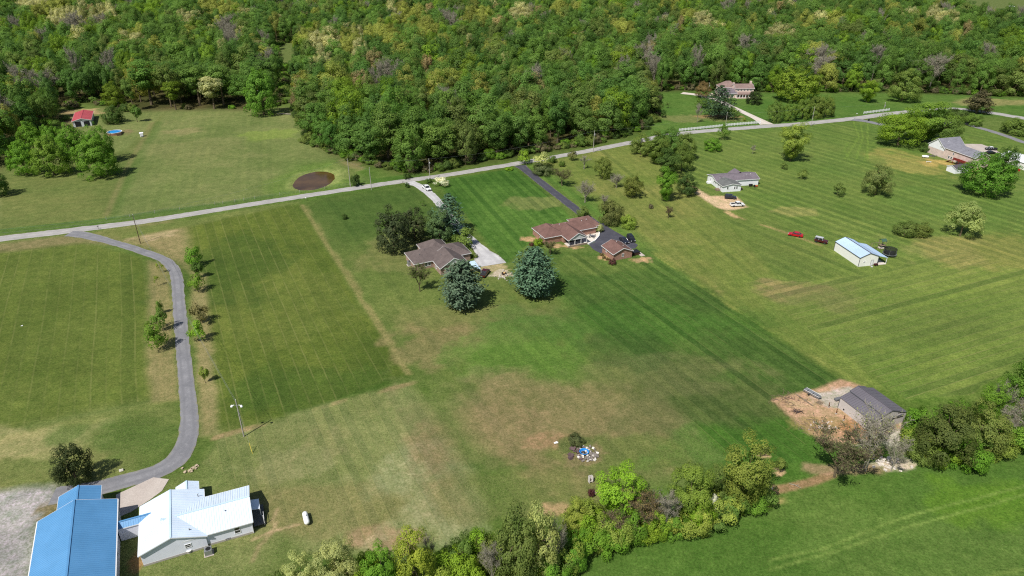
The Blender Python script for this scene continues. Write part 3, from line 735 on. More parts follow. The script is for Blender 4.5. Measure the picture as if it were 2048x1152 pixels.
def twiggy(seed, R=4.5, H=9.0, base=.12, limbs=7, leaves=900, ls=.22, vase=1.0, tw=2600, tl=.9, multi=1):
    """open crown of bare limbs and fine twigs with a first thin haze of leaves"""
    rng = np.random.RandomState(seed)
    tb = MB(); ends = []
    for mtr in range(multi):
        a = rng.rand() * 7
        b0 = np.array([.25 * math.cos(a), .25 * math.sin(a), 0]) * (multi > 1)
        fk = b0 + np.array([rng.normal() * .1, rng.normal() * .1, H * (base + .12)])
        tb.tube([b0 - [0, 0, .1], fk], [.2 / multi ** .4, .15 / multi ** .4], 6)
        for i in range(limbs):
            an = i * 2 * math.pi / limbs + rng.normal() * .35; el = rng.uniform(.5, 1.25) * vase
            L = rng.uniform(.75, 1.0)
            tip = np.array([math.cos(an) * R * L * math.cos(el) * 1.15, math.sin(an) * R * L * math.cos(el) * 1.15, H * (base + .12) + (H * (.88 - base)) * L * math.sin(min(el, 1.45))])
            mid = fk * .5 + tip * .5 + rng.normal(size=3) * .35 + np.array([0, 0, .05 * H])
            tb.tube([fk, mid, tip], [.1, .06, .02], 5, caps=False)
            for j in range(8):
                t = rng.uniform(.3, 1.0)
                p = (fk * (1 - t) ** 2 + mid * 2 * t * (1 - t) + tip * t * t)
                d = rng.normal(size=3); d[2] = abs(d[2]) * .6 + .15; d /= np.linalg.norm(d)
                q = p + d * R * rng.uniform(.22, .5) + (tip - fk) * .12
                q[2] = min(q[2], H)
                tb.tube([p, (p + q) / 2 + rng.normal(size=3) * .1, q], [.045, .03, .012], 4, caps=False)
                ends.append((p, q))
    ends = np.array(ends)
    e = ends[rng.randint(len(ends), size=tw)]; t = rng.uniform(.15, 1, (tw, 1))
    P = e[:, 0] * (1 - t) + e[:, 1] * t
    D = rng.normal(size=(tw, 3)); D[:, 2] = np.abs(D[:, 2]) * .7; D /= np.linalg.norm(D, axis=1, keepdims=True)
    ln = tl * rng.uniform(.5, 1.3, tw)
    tv = quads(P + D * ln[:, None] * .5, rng.normal(size=(tw, 3)), ln, np.full(tw, .055), rng, D)
    o = len(tb.v)
    tb.v += [tuple(p) for p in tv]; tb.f += [tuple(o + 4 * i + k for k in range(4)) for i in range(tw)]
    k = rng.randint(tw, size=leaves)
    LP = P[k] + D[k] * ln[k][:, None] * rng.uniform(.3, 1, (leaves, 1)) + rng.normal(size=(leaves, 3)) * .12
    LP[:, 2] = np.maximum(LP[:, 2], .1)
    s = ls * rng.uniform(.6, 1.3, leaves)
    return tb, leaf_mesh('crown', quads(LP, rng.normal(size=(leaves, 3)) + [0, 0, .5], s, s * .7, rng), np.clip(.5 + rng.normal(size=leaves) * .2, 0, 1), M_LEAF), R, H

PROTO = {}
LEAF_K = 1.9
def proto(kindname, variants):
    PROTO[kindname] = []
    for tb, crown, R, H in variants:
        me = bpy.data.meshes.new('trunk'); me.from_pydata(tb.v, [], tb.f)
        me.materials.append(M_PALEBARK if kindname in ('bare', 'birch', 'palebare') else M_BARK); me.update()
        PROTO[kindname].append((me, crown, R, H))
proto('forest', [broad(100 + i, 8.0, 20.0, .14, 60, 9000, .52, s, (.17, .30), .78, tr=.42) for i, s in enumerate(('oval', 'egg', 'oval', 'vase', 'egg', 'oval', 'vase', 'egg'))])
proto('tall', [broad(120 + i, 6.0, 20.0, .06, 70, 9000, .44, s, (.17, .32), .78, tr=.36) for i, s in enumerate(('vase', 'oval', 'egg', 'oval'))])
proto('stem', [broad(130 + i, 5.0, 22.0, .28, 50, 6000, .42, s, (.2, .36), .74, tr=.3) for i, s in enumerate(('vase', 'vase', 'oval'))])
proto('maple', [broad(140 + i, 6.0, 12.0, .04, 170, 15000, .33, s, (.11, .19), .85, tr=.3) for i, s in enumerate(('egg', 'oval', 'egg'))])
proto('round', [broad(150 + i, 4.0, 7.0, .03, 110, 10000, .24, 'oval', (.13, .21), .84, tr=.16) for i in range(3)])
proto('cedar', [broad(160 + i, 4.0, 10.0, .02, 120, 11000, .27, 'oval', (.13, .22), .84, M_NEEDLE, tr=.2) for i in range(3)])
proto('cone', [broad(170 + i, 4.0, 9.0, .03, 60, 6000, .32, 'cone', (.16, .30), .78, tr=.2) for i in range(3)])
proto('young', [broad(180 + i, 2.0, 4.2, .16, 18, 1500, .27, s, (.24, .42), .66, tr=.07) for i, s in enumerate(('oval', 'egg', 'vase', 'oval'))])
proto('sapling', [broad(190 + i, 1.3, 2.8, .25, 9, 240, .24, 'oval', (.22, .4), .7, tr=.035) for i in range(3)])
proto('loose', [broad(200 + i, 4.2, 9.5, .05, 90, 16000, .21, s, (.14, .26), .82, tr=.16) for i, s in enumerate(('oval', 'egg', 'vase', 'egg'))])
proto('shrub', [broad(210 + i, 2.4, 2.9, .0, 50, 7500, .155, 'oval', (.15, .29), .78, tr=.06) for i in range(5)])
proto('spruce', [conifer(220 + i, 4.2, 9.5, .03, power=.8, whorls=20, sprays=40, ls=.72, up=.55) for i in range(3)])
proto('pine', [conifer(230 + i, 5.0, 12.0, .14, 13, 34, .7, .8, .2) for i in range(2)])
proto('bare', [twiggy(240 + i, leaves=l, multi=m) for i, (l, m) in enumerate(((500, 1), (900, 2), (700, 1)))])
proto('budding', [twiggy(250 + i, leaves=2200, tw=2400, multi=m, ls=.26) for i, m in enumerate((1, 2, 1))])
proto('birch', [twiggy(260, 2.2, 6.0, .2, 6, 160, .16, 1.15, 700, .6)])
_pr = random.Random(77)
TREES = []
def place(kindname, loc, R, H, color, name, label, cat='tree', group=None, rz=None, var=None):
    tm, cm, r0, h0 = PROTO[kindname][(_pr.randrange(100) if var is None else var) % len(PROTO[kindname])]
    t = thing(name, label, cat, loc, _pr.uniform(0, 6.28) if rz is None else rz, group)
    t.scale = (R / r0 * _pr.uniform(.95, 1.05), R / r0 * _pr.uniform(.95, 1.05), H / h0)
    a = link('trunk' if cat != 'shrub' else 'stem', tm, t)
    b = link('crown' if cat != 'shrub' else 'foliage', cm, t)
    j = [_pr.uniform(.93, 1.07) for _ in range(3)]
    b.color = (min(.9, LEAF_K * color[0] * j[0]), min(.9, LEAF_K * color[1] * j[1]), min(.9, LEAF_K * color[2] * j[2]), 1)
    TREES.append((loc[0], loc[1], R))
    return t
def plant(kindname, bx, by, ty, w, color, name, label, cat='tree', group=None, var=None, grow=1.12):
    """a tree whose foot is seen at (bx, by), its top at height ty and crown w pixels wide"""
    p = at(bx, by)
    H = max(.5, height_at(p, ty)); R = max(.3, w / 2 * depth((p.x, p.y, H * .5)) / FPX) * grow
    return place(kindname, p, R, H, color, name, label, cat, group, var=var)

# foliage colours (albedo)
F_MAPLE, F_MID, F_DEEP, F_OLIVE = (.088, .168, .020), (.078, .130, .026), (.048, .082, .020), (.100, .134, .032)
F_LIME, F_YEL, F_PALE, F_TAN = (.130, .205, .020), (.155, .20, .036), (.24, .265, .10), (.24, .215, .10)
F_CEDAR, F_SPRUCE, F_PINE, F_RUST, F_BROWN = (.026, .038, .014), (.052, .088, .054), (.032, .052, .028), (.125, .098, .044), (.115, .105, .058)
F_WHITE, F_GREY, F_PLUM = (.40, .40, .32), (.13, .122, .078), (.08, .036, .032)

# ---- lawn trees and shrubs, each one where it stands
g_row = 'young trees lining the paved drive'
for a in ((393, 533, 490, 30, F_MAPLE, 'young green tree nearest the road on the east side of the paved drive'),
          (397, 557, 522, 27, F_MID, 'middle of three crowded young trees east of the paved drive'),
          (396, 583, 546, 27, F_MAPLE, 'lower of three crowded young trees east of the paved drive'),
          (402, 647, 606, 34, (.13, .125, .045), 'reddish olive young tree with thin leaves east of the paved drive'),
          (399, 681, 639, 31, F_LIME, 'fresh green young tree below the reddish one east of the drive'),
          (411, 766, 732, 24, F_YEL, 'small yellow-green tree alone, lowest on the east side of the drive')):
    plant('young', *a[:4], a[4], 'young_tree', a[5], group=g_row)
for a in ((322, 628, 598, 14, F_MID, 'thin young tree above two fuller ones west of the paved drive'),
          (325, 660, 614, 27, F_MID, 'mid-green young tree behind the fullest one west of the drive'),
          (316, 698, 640, 40, F_MAPLE, 'fullest bright green young tree on the west side of the paved drive')):
    plant('young', *a[:4], a[4], 'young_tree', a[5], group=g_row)
plant('sapling', 322, 546, 524, 14, F_LIME, 'sapling', 'upper of two pale spindly saplings by the bend of the drive', group=g_row)
plant('sapling', 316, 572, 549, 11, F_LIME, 'sapling', 'lower of two pale spindly saplings by the bend of the drive', group=g_row)
plant('round', 156, 964, 892, 76, F_CEDAR, 'evergreen_tree', 'dark rounded evergreen tree beside the blue-roofed building', grow=.98)
# house 1
plant('cedar', 788, 503, 414, 62, F_CEDAR, 'evergreen_tree', 'left and larger of two touching dark evergreens behind the grey-roofed house')
plant('cedar', 830, 479, 413, 46, F_CEDAR, 'evergreen_tree', 'right of two touching dark evergreens behind the grey-roofed house')
plant('pine', 900, 468, 386, 66, F_SPRUCE, 'pine_tree', 'tall blue-green pine overhanging the gravel drive')
plant('cedar', 880, 480, 415, 48, (.042, .072, .026), 'evergreen_tree', 'dark evergreen in front of the blue-green pine')
plant('young', 930, 492, 454, 42, F_OLIVE, 'small_tree', 'small olive-green tree behind the grey-roofed house by the gravel drive')
plant('budding', 840, 583, 530, 50, F_OLIVE, 'small_tree', 'thin-leaved small tree on the lawn left of the nearest blue spruce')
plant('spruce', 925, 614, 521, 76, F_SPRUCE, 'spruce_tree', 'big blue spruce in front of the grey-roofed house gable', var=0)
plant('spruce', 1067, 590, 495, 76, F_SPRUCE, 'spruce_tree', 'big blue spruce beside the fire pit, right of the maroon pickup', var=1)
plant('shrub', 690, 438, 428, 11, F_DEEP, 'shrub', 'tiny dark shrub alone on the lawn near the road', 'shrub')
plant('sapling', 846, 413, 401, 12, F_MID, 'sapling', 'small sapling on the lawn below the white pickup')
plant('shrub', 815, 375, 365, 9, F_DEEP, 'shrub', 'small dark shrub at the mailbox of the gravel drive', 'shrub')
plant('shrub', 858, 366, 356, 13, F_MID, 'shrub', 'low green shrub at the foot of the roadside light pole', 'shrub')
plant('young', 882, 373, 352, 27, F_WHITE, 'flowering_tree', 'white flowering small tree by the road near the white pickup', var=0)
plant('shrub', 949, 515, 507, 13, F_OLIVE, 'shrub', 'low shrub on the grass island inside the gravel drive', 'shrub')
# house 2
plant('shrub', 1077, 492, 475, 19, F_LIME, 'shrub', 'bright green clipped shrub at the corner of the brown-roofed house', 'shrub')
plant('budding', 1100, 510, 482, 30, F_OLIVE, 'small_tree', 'olive small tree in front of the brown-roofed house wall')
plant('shrub', 1063, 492, 484, 8, F_PLUM, 'shrub', 'dark plum shrub beside the bright green clipped shrub', 'shrub')
plant('shrub', 1224, 529, 517, 14, F_PLUM, 'shrub', 'round dark red shrub at the corner of the brick garage', 'shrub')
plant('shrub', 1198, 464, 447, 16, F_PALE, 'shrub', 'pale leafy shrub at the edge of the white patio', 'shrub')
for i, (x, y) in enumerate(((1203, 511), (1208, 517), (1214, 520))):
    plant('shrub', x, y, y - 6, 7, F_RUST, 'shrub', 'low rusty red shrub in the bed along the brick garage', 'shrub', 'bed shrubs along the garage')
plant('shrub', 1166, 434, 413, 23, F_OLIVE, 'shrub', 'olive shrub between the brown roof and the black asphalt drive', 'shrub')
plant('shrub', 1222, 446, 404, 46, (.085, .10, .03), 'shrub', 'large olive shrub across the asphalt drive from the house', 'shrub')
plant('shrub', 1257, 455, 431, 31, F_YEL, 'shrub', 'yellow-green shrub next to the large olive one by the asphalt court', 'shrub')
plant('bare', 1208, 409, 390, 22, F_BROWN, 'small_tree', 'small brown leafless tree above the large olive shrub')
plant('bare', 1170, 405, 362, 36, F_BROWN, 'small_tree', 'greyish purple leafless tree beside the asphalt drive')
plant('budding', 1124, 372, 338, 42, F_OLIVE, 'small_tree', 'low spreading olive tree beside the asphalt drive')
plant('young', 1084, 334, 302, 30, F_PALE, 'flowering_tree', 'pale flowering tree at the road end of the asphalt drive')
plant('shrub', 1086, 348, 326, 40, (.07, .09, .035), 'shrub', 'dark spreading shrub under the pale flowering tree by the asphalt drive', 'shrub')
plant('young', 1050, 327, 297, 24, F_LIME, 'small_tree', 'light green small tree where the asphalt drive meets the road')
plant('shrub', 1018, 340, 334, 16, F_LIME, 'shrub', 'low bright hedge by the road left of the asphalt drive', 'shrub')
plant('shrub', 1105, 325, 311, 17, F_MID, 'shrub', 'round green shrub on the verge right of the flowering tree', 'shrub')
plant('shrub', 1124, 333, 320, 11, F_MID, 'shrub', 'small lone shrub on the lawn below the verge shrub', 'shrub')
plant('young', 1144, 321, 299, 17, (.10, .11, .04), 'small_tree', 'small dull olive tree close to the road edge')
plant('birch', 1168, 338, 311, 20, F_PALE, 'birch_tree', 'slender white-stemmed leafless birch on the lawn')
plant('round', 1204, 356, 313, 33, (.10, .125, .028), 'small_tree', 'oval olive-green tree on the lawn right of the white birch')
plant('bare', 1232, 376, 348, 30, F_GREY, 'small_tree', 'grey leafless spreading small tree between two oval green trees')
plant('round', 1266, 395, 350, 36, (.10, .12, .028), 'small_tree', 'oval olive-green tree right of the grey leafless one')
g_gr = 'tree clump between the drives'
for a in ((1281, 309, 265, 46, F_OLIVE, 'leftmost tree of the clump that overhangs the gravel road'),
          (1312, 328, 262, 52, F_MID, 'dense tree second from left in the clump below the road'),
          (1338, 312, 251, 56, F_MID, 'tallest tree at the top of the clump below the road'),
          (1368, 318, 262, 44, F_OLIVE, 'right-hand upper tree of the clump below the road'),
          (1334, 356, 298, 48, F_DEEP, 'dark tree in the middle of the clump below the road'),
          (1362, 342, 284, 44, F_MID, 'right-hand middle tree of the clump below the road'),
          (1330, 402, 334, 44, F_MAPLE, 'brighter tree at the lower end of the clump, above bare soil'),
          (1372, 390, 344, 40, F_DEEP, 'dark twiggy tree at the lower right end of the clump by the dirt drive')):
    plant('loose', *a[:4], a[4], 'lawn_tree', a[5], group=g_gr)
plant('shrub', 1302, 417, 407, 9, F_BROWN, 'shrub', 'tiny brown shrub below the tree clump', 'shrub')
plant('budding', 1336, 436, 413, 17, F_RUST, 'shrub', 'small rusty brown bush on the lawn below the tree clump', 'shrub')
plant('round', 1425, 301, 277, 35, F_MAPLE, 'small_tree', 'low round bright green tree above the white double-wide house')
plant('bare', 1505, 308, 291, 12, F_BROWN, 'sapling', 'tiny brown leafless sapling above the white double-wide house')
plant('loose', 1580, 322, 245, 62, F_YEL, 'lawn_tree', 'large yellow-green tree alone below the road on the right lawn')
plant('young', 1445, 279, 249, 22, F_MID, 'small_tree', 'small green tree at the lower edge of the road')
for a in ((1566, 338, 325, 17, 'flat little olive sapling, uppermost of three on the right lawn'), (1604, 358, 337, 16, 'slim olive sapling, middle of three on the right lawn'), (1674, 391, 366, 26, 'fullest and lowest of three olive saplings on the right lawn')):
    plant('young', *a[:4], F_OLIVE, 'sapling', a[4], group='saplings on the right lawn')
plant('loose', 1750, 390, 325, 55, (.125, .16, .05), 'lawn_tree', 'upright light green tree in the middle of the right lawn')
plant('loose', 1920, 472, 398, 66, (.19, .225, .085), 'lawn_tree', 'pale yellow-green tree, lowest on the right lawn')
plant('shrub', 1808, 470, 442, 42, (.09, .125, .028), 'shrub', 'larger left one of two touching shrubs on the right lawn', 'shrub')
plant('shrub', 1841, 472, 446, 34, (.085, .115, .028), 'shrub', 'smaller right one of two touching shrubs on the right lawn', 'shrub')
plant('maple', 1966, 388, 304, 104, (.058, .125, .018), 'maple_tree', 'broad dense green maple in front of the split-level house', var=1, grow=.98)
plant('round', 2009, 340, 292, 46, (.050, .095, .020), 'lawn_tree', 'darker round tree behind the broad maple by the white building', grow=.95)
plant('loose', 1796, 290, 216, 84, F_LIME, 'lawn_tree', 'lower left tree of the big light green clump by the ranch house')
plant('loose', 1846, 282, 202, 96, (.115, .19, .028), 'lawn_tree', 'tallest tree of the big light green clump by the ranch house')
plant('loose', 1884, 288, 224, 60, F_MID, 'lawn_tree', 'right-hand tree of the big light green clump by the ranch house')
plant('cone', 1952, 227, 178, 66, (.07, .068, .035), 'evergreen_tree', 'broad dark brownish evergreen on the far right lawn')
for a in ((1546, 244, 200, 35), (1577, 241, 204, 31), (1603, 238, 197, 34), (1629, 236, 192, 34), (1650, 233, 190, 34)):
    plant('round', *a, (.092, .135, .026), 'clipped_tree', {1546: 'leftmost and lowest', 1577: 'second from left, smallest', 1603: 'middle', 1629: 'fourth from left', 1650: 'rightmost'}[a[0]] + ' of five round trees in a row by the road', group='row of five round trees', grow=.98)
plant('maple', 1590, 202, 130, 86, (.11, .17, .02), 'maple_tree', 'large bright green tree behind the row of five round trees')
plant('loose', 1733, 205, 160, 38, F_LIME, 'small_tree', 'small light green tree at the far edge of the far lawn')
plant('loose', 1803, 202, 134, 62, F_OLIVE, 'lawn_tree', 'tall light green tree standing forward of the right wood')
plant('round', 1507, 208, 182, 29, F_CEDAR, 'shrub', 'dark round evergreen shrub beside the two-storey house', 'shrub')
plant('pine', 1436, 236, 170, 60, F_PINE, 'pine_tree', 'dark pine with bare lower trunk in front of the two-storey house')
plant('young', 1467, 240, 213, 20, F_MID, 'small_tree', 'small green tree right of the dark pine')
plant('young', 1402, 216, 194, 24, F_MID, 'small_tree', 'low dark-green tree left of the dark pine')
plant('bare', 1394, 246, 208, 16, F_GREY, 'small_tree', 'thin dead tree standing alone on the far lawn')
plant('loose', 1405, 196, 160, 28, F_RUST, 'small_tree', 'rusty brown tree at the left end of the two-storey house')
plant('cone', 1326, 235, 217, 13, F_DEEP, 'evergreen_tree', 'small dark conical evergreen on the far lawn')
plant('sapling', 1336, 216, 203, 9, F_DEEP, 'sapling', 'thin dark sapling behind the small conical evergreen')
plant('shrub', 1318, 196, 186, 16, F_DEEP, 'shrub', 'low dark bush on the far lawn by the wood edge', 'shrub')
plant('shrub', 1463, 218, 213, 6, F_MID, 'shrub', 'tiny shrub on the slope above the concrete drive', 'shrub')
plant('shrub', 1489, 242, 235, 6, F_YEL, 'shrub', 'tiny yellow bush inside the white rail fence corner', 'shrub')
plant('shrub', 1912, 243, 215, 42, F_DEEP, 'shrub', 'wide green bush between the light green clump and the dark evergreen', 'shrub')
plant('shrub', 1942, 250, 228, 36, F_MID, 'shrub', 'wide bush along the side lane below the dark evergreen', 'shrub')
plant('shrub', 1848, 303, 287, 20, F_DEEP, 'shrub', 'dark bush at the left end of the ranch house', 'shrub')
plant('shrub', 2030, 268, 238, 50, F_MID, 'shrub', 'mixed green thicket beside the side lane at the right edge', 'shrub')
# grove by the red-roofed barn
g_mp = 'maple grove by the red-roofed barn'
for a in ((202, 354, 274, 80, 'front right maple of the grove, brightest and fully rounded'), (110, 350, 272, 74, 'front middle maple of the grove below the red-roofed barn'), (54, 348, 282, 62, 'front left maple of the grove below the red-roofed barn'),
          (72, 312, 243, 54, 'rear left maple of the grove below the red-roofed barn'), (116, 312, 243, 46, 'second maple from left in the rear of the grove'), (155, 322, 246, 60, 'third maple from left in the rear of the grove, hiding the barn corner'), (206, 325, 246, 56, 'rear right maple of the grove, beside the round pool')):
    plant('maple', *a[:4], F_MAPLE if a[0] != 110 else (.108, .17, .022), 'maple_tree', a[4], group=g_mp, grow=.96)
plant('maple', 0, 392, 338, 40, (.05, .10, .02), 'maple_tree', 'dark tree cut by the left edge of the picture above the road')
plant('maple', 528, 230, 134, 62, (.085, .17, .022), 'maple_tree', 'bright green maple in front of the small red building')
plant('shrub', 229, 246, 213, 40, F_DEEP, 'shrub', 'dark green thicket at the pasture edge right of the red-roofed barn', 'shrub')
plant('young', 275, 244, 208, 26, F_MID, 'small_tree', 'small round tree on the grass right of the red-roofed barn')
plant('shrub', 815, 358, 344, 16, F_DEEP, 'shrub', 'dark shrub under the roadside wires left of the wood corner', 'shrub')
plant('shrub', 713, 372, 346, 18, F_DEEP, 'shrub', 'dark bushy shrub between the two roadside poles by the pond', 'shrub')
# orchard saplings, brush pile
for a in ((1528, 912, 888, 18, 'orchard sapling in a mulch ring, highest of the three'), (1526, 958, 936, 20, 'orchard sapling in a mulch ring beside the hedgerow'), (1559, 945, 916, 25, 'fullest orchard sapling in a mulch ring, right of the other two')):
    plant('young', *a[:4], F_OLIVE, 'orchard_tree', a[4], group='orchard saplings in mulch rings')
plant('shrub', 1152, 888, 868, 30, (.075, .09, .035), 'shrub', 'olive weeds growing beside the rubble pile', 'shrub')
plant('shrub', 1182, 992, 975, 13, F_PLUM, 'shrub', 'dark purple-red bush at the hedgerow near the white box', 'shrub')
# the hedgerow along the bottom
HT = [('loose', 612, 1196, 1112, 72, F_PALE, 'pale whitish-green tree, leftmost of the hedgerow at the bottom edge'),
      ('loose', 682, 1192, 1082, 92, (.20, .225, .09), 'tall pale grey-green tree second from left in the bottom hedgerow'),
      ('loose', 768, 1196, 1096, 72, F_MAPLE, 'fresh green tree between the pale trees and the yellow-green one, bottom hedgerow'),
      ('tall', 832, 1178, 1052, 72, (.17, .22, .03), 'upright yellow-green tree in the bottom hedgerow'),
      ('tall', 1034, 1172, 1000, 84, (.085, .12, .03), 'tall dark green tree left of the pale poplar-like one in the hedgerow'),
      ('tall', 1078, 1160, 994, 66, (.20, .215, .075), 'tall pale olive tree, highest of the middle hedgerow'),
      ('loose', 1236, 1040, 938, 100, F_LIME, 'broad bright green tree of the hedgerow beside the white box'),
      ('loose', 1372, 1048, 928, 92, (.125, .18, .03), 'light green tree of the hedgerow, middle of the right half'),
      ('loose', 1392, 1052, 985, 64, F_LIME, 'bright green low tree on the field side of the hedgerow'),
      ('cone', 1312, 1022, 972, 34, F_MAPLE, 'small conical green tree in the hedgerow'),
      ('loose', 1424, 1010, 926, 52, F_OLIVE, 'slim olive tree left of the tallest light green hedgerow tree'),
      ('loose', 1478, 1024, 878, 104, (.13, .165, .035), 'tallest light green tree, right end of the middle hedgerow'),
      ('loose', 1152, 1072, 1000, 50, F_YEL, 'thin yellow-green small tree at the back of the hedgerow'),
      ('loose', 1874, 926, 806, 104, (.066, .092, .024), 'dark olive tree right of the grey barn, nearest the field'),
      ('loose', 1944, 900, 806, 88, (.10, .125, .032), 'yellowish green tree in the right-hand thicket'),
      ('maple', 2038, 826, 708, 92, (.075, .145, .02), 'fresh green tree at the right edge of the picture above the thicket'),
      ('loose', 1972, 846, 762, 52, F_MAPLE, 'narrow green tree between the bare white tree and the barn'),
      ('loose', 1420, 1040, 988, 30, F_WHITE, 'small white-flowering tree at the field edge of the hedgerow')]
for k, bx, by, ty, w, c, l in HT: plant(k, bx, by, ty, w, c, 'hedgerow_tree', l, group='trees of the hedgerow')
for k, bx, by, ty, w, c, l in [('bare', 985, 1176, 1086, 54, F_GREY, 'grey leafless twiggy tree in the bottom hedgerow'), ('bare', 862, 1130, 1072, 26, (.05, .045, .045), 'dark leafless bush behind the yellow-green hedgerow tree'),
        ('bare', 1107, 1150, 1040, 44, (.07, .06, .055), 'dark leafless tree right of the tall pale olive tree'), ('budding', 1276, 1068, 986, 84, F_RUST, 'brownish budding tree in the middle of the hedgerow'),
        ('bare', 1328, 1070, 984, 66, F_GREY, 'grey leafless tree in the middle of the hedgerow'), ('budding', 1232, 1082, 1030, 62, F_BROWN, 'low brown twiggy bush in the hedgerow below the bright green tree'),
        ('budding', 1668, 954, 862, 122, (.085, .10, .04), 'wide bare-limbed tree with thin olive leaves below the dirt yard'), ('bare', 1728, 940, 826, 100, (.20, .23, .09), 'pale thin-leaved tree in front of the grey barn'),
        ('bare', 1988, 836, 766, 48, F_PALE, 'white-barked dead tree standing in the right-hand thicket'), ('bare', 2010, 884, 800, 60, F_BROWN, 'brown leafless thicket tree at the right edge'), ('bare', 1782, 942, 880, 54, F_OLIVE, 'small thin tree by the pale rubble below the grey barn')]:
    plant(k, bx, by, ty, w, c, 'hedgerow_tree', l, group='trees of the hedgerow')
hr = random.Random(9)
HS = [(560, 1200), (640, 1210), (720, 1200), (740, 1170), (800, 1190), (870, 1180), (900, 1150), (930, 1130), (960, 1120), (900, 1200), (940, 1180), (1000, 1180), (985, 1135), (1130, 1130), (1150, 1110), (1170, 1090), (1190, 1108), (1210, 1090), (1240, 1090), (1200, 1066), (1260, 1080), (1290, 1075), (1310, 1066), (1350, 1066), (1330, 1050), (1440, 1040), (1465, 1034), (1500, 1020), (1420, 1052), (1385, 1060), (1180, 1060), (1160, 1050), (1515, 1002), (1100, 1160), (1120, 1145), (1060, 1176), (1146, 1136), (1225, 1100),
      (1838, 915), (1880, 925), (1916, 925), (1950, 915), (1985, 905), (2020, 895), (2055, 880), (1850, 880), (1960, 880), (2000, 870), (1905, 880), (2040, 860), (1925, 860), (1842, 898), (2070, 840), (1830, 888)]
for x, y in HS:
    c = hr.choice((F_LIME, F_MAPLE, F_OLIVE, F_LIME, F_YEL, F_MAPLE, F_YEL, F_MID))
    right = x > 1700
    spot = next(t for q, t in ((700, 'at the bottom left end of the hedgerow'), (880, 'round the upright yellow-green hedgerow tree'), (1015, 'left of the tall pale olive hedgerow tree'), (1125, 'at the foot of the tall pale olive hedgerow tree'), (1200, 'in the hedgerow below the white box'), (1265, 'in front of the broad bright green hedgerow tree'), (1340, 'in front of the grey leafless hedgerow tree'), (1440, 'in the hedgerow below the light green trees'), (1700, 'at the foot of the tallest light green hedgerow tree'), (1860, 'beside the grey barn gravel'), (1925, 'at the foot of the dark olive thicket tree'), (1990, 'in the middle of the right-hand thicket'), (9999, 'in the thicket at the right edge')) if x < q) + hr.choice(('', ', fuller', ', field side'))
    cn = {F_LIME: 'bright green', F_MAPLE: 'fresh green', F_OLIVE: 'olive green', F_MID: 'dull green', F_YEL: 'yellow-green', F_BROWN: 'brown twiggy'}[c]
    plant('shrub', x + hr.uniform(-6, 6), y + hr.uniform(-3, 3), y - hr.uniform(34, 62), hr.uniform(54, 84), c, 'hedge_shrub', cn + ' shrub ' + spot, 'shrub', cn + (' thicket shrubs' if right else ' hedgerow shrubs'))

# ---- the woods: the trees that show largest are things, the rest reads as one mass
wr = np.random.RandomState(42)
fx, fy = np.array(forest_poly).T
wpts = []
cell = {}
def far_gap(x, y):
    dd = math.hypot(x, y); return 8.6 + max(0, dd - 350) * .006
cand_n = 60000
cxs, cys = wr.uniform(-900, 900, cand_n), wr.uniform(285, 1080, cand_n)
dd_ = sdist(cxs, cys, forest_poly)
ok = (dd_ > 2.5) & (np.abs(cxs) < cys * .80 + 70)
cxs, cys, dd_ = cxs[ok], cys[ok], dd_[ok]
keep = [(166, 226, 14), (515, 178, 12), (1478, 190, 16), (230, 264, 10), (570, 200, 9)]
keep = [(at(a, b), r) for a, b, r in keep]
for x, y, e in zip(cxs, cys, dd_):
    if any((x - p.x) ** 2 + (y - p.y) ** 2 < r * r for p, r in keep): continue
    g = far_gap(x, y); ci, cj = int(x // 16), int(y // 16); bad = False
    for i in (-1, 0, 1):
        for j in (-1, 0, 1):
            for (u, v) in cell.get((ci + i, cj + j), ()):
                if (u - x) ** 2 + (v - y) ** 2 < g * g: bad = True; break
            if bad: break
        if bad: break
    if bad: continue
    cell.setdefault((ci, cj), []).append((x, y)); wpts.append((x, y, e))
wpts.sort(key=lambda p: p[1] ** 2 + p[0] ** 2 * .6)
kinds_w = [('mid-green', (.078, .138, .028), .38), ('deep green', (.056, .110, .024), .28), ('olive green', (.090, .125, .032), .14), ('fresh bright green', (.100, .162, .018), .10), ('yellow-green', (.165, .185, .042), .035), ('pale cream-green', (.26, .255, .12), .012), ('tan budding', (.18, .155, .07), .01), ('grey leafless', F_GREY, .014)]
pw = np.array([k[2] for k in kinds_w]); pw /= pw.sum()
PATCH = [(100, 25, 39, 4), (60, 10, 28, 5), (130, 40, 32, 5), (215, 30, 25, 5), (275, 75, 30, 4), (375, 40, 25, 5), (430, 20, 30, 4), (460, 70, 22, 7), (150, 60, 26, 7), (200, 55, 18, 7), (620, 80, 22, 4), (645, 90, 26, 5), (640, 130, 20, 5), (705, 70, 25, 5), (700, 85, 28, 4), (770, 75, 32, 4), (850, 65, 32, 4), (820, 30, 28, 4), (665, 160, 22, 4), (730, 110, 18, 5), (950, 35, 28, 4), (1040, 30, 22, 5), (1110, 20, 24, 4), (1250, 60, 28, 4), (1330, 15, 18, 4), (1380, 35, 25, 4), (1410, 50, 24, 5), (1290, 115, 19, 7), (1310, 130, 16, 7), (1510, 95, 16, 7), (1560, 70, 24, 5), (1610, 60, 24, 4), (1660, 55, 18, 4), (1640, 120, 25, 7), (1670, 130, 20, 4), (1850, 130, 16, 7), (1800, 65, 22, 4), (1830, 65, 18, 4), (1880, 40, 20, 5), (1710, 45, 20, 3), (1460, 15, 15, 7), (760, 160, 12, 7), (30, 160, 22, 4), (60, 170, 16, 7), (15, 180, 20, 4), (270, 85, 18, 5), (360, 130, 40, 0), (55, 60, 22, 3), (85, 50, 20, 3), (180, 60, 18, 3), (120, 100, 26, 3), (310, 20, 26, 3), (700, 190, 30, 3), (1210, 230, 22, 2)]
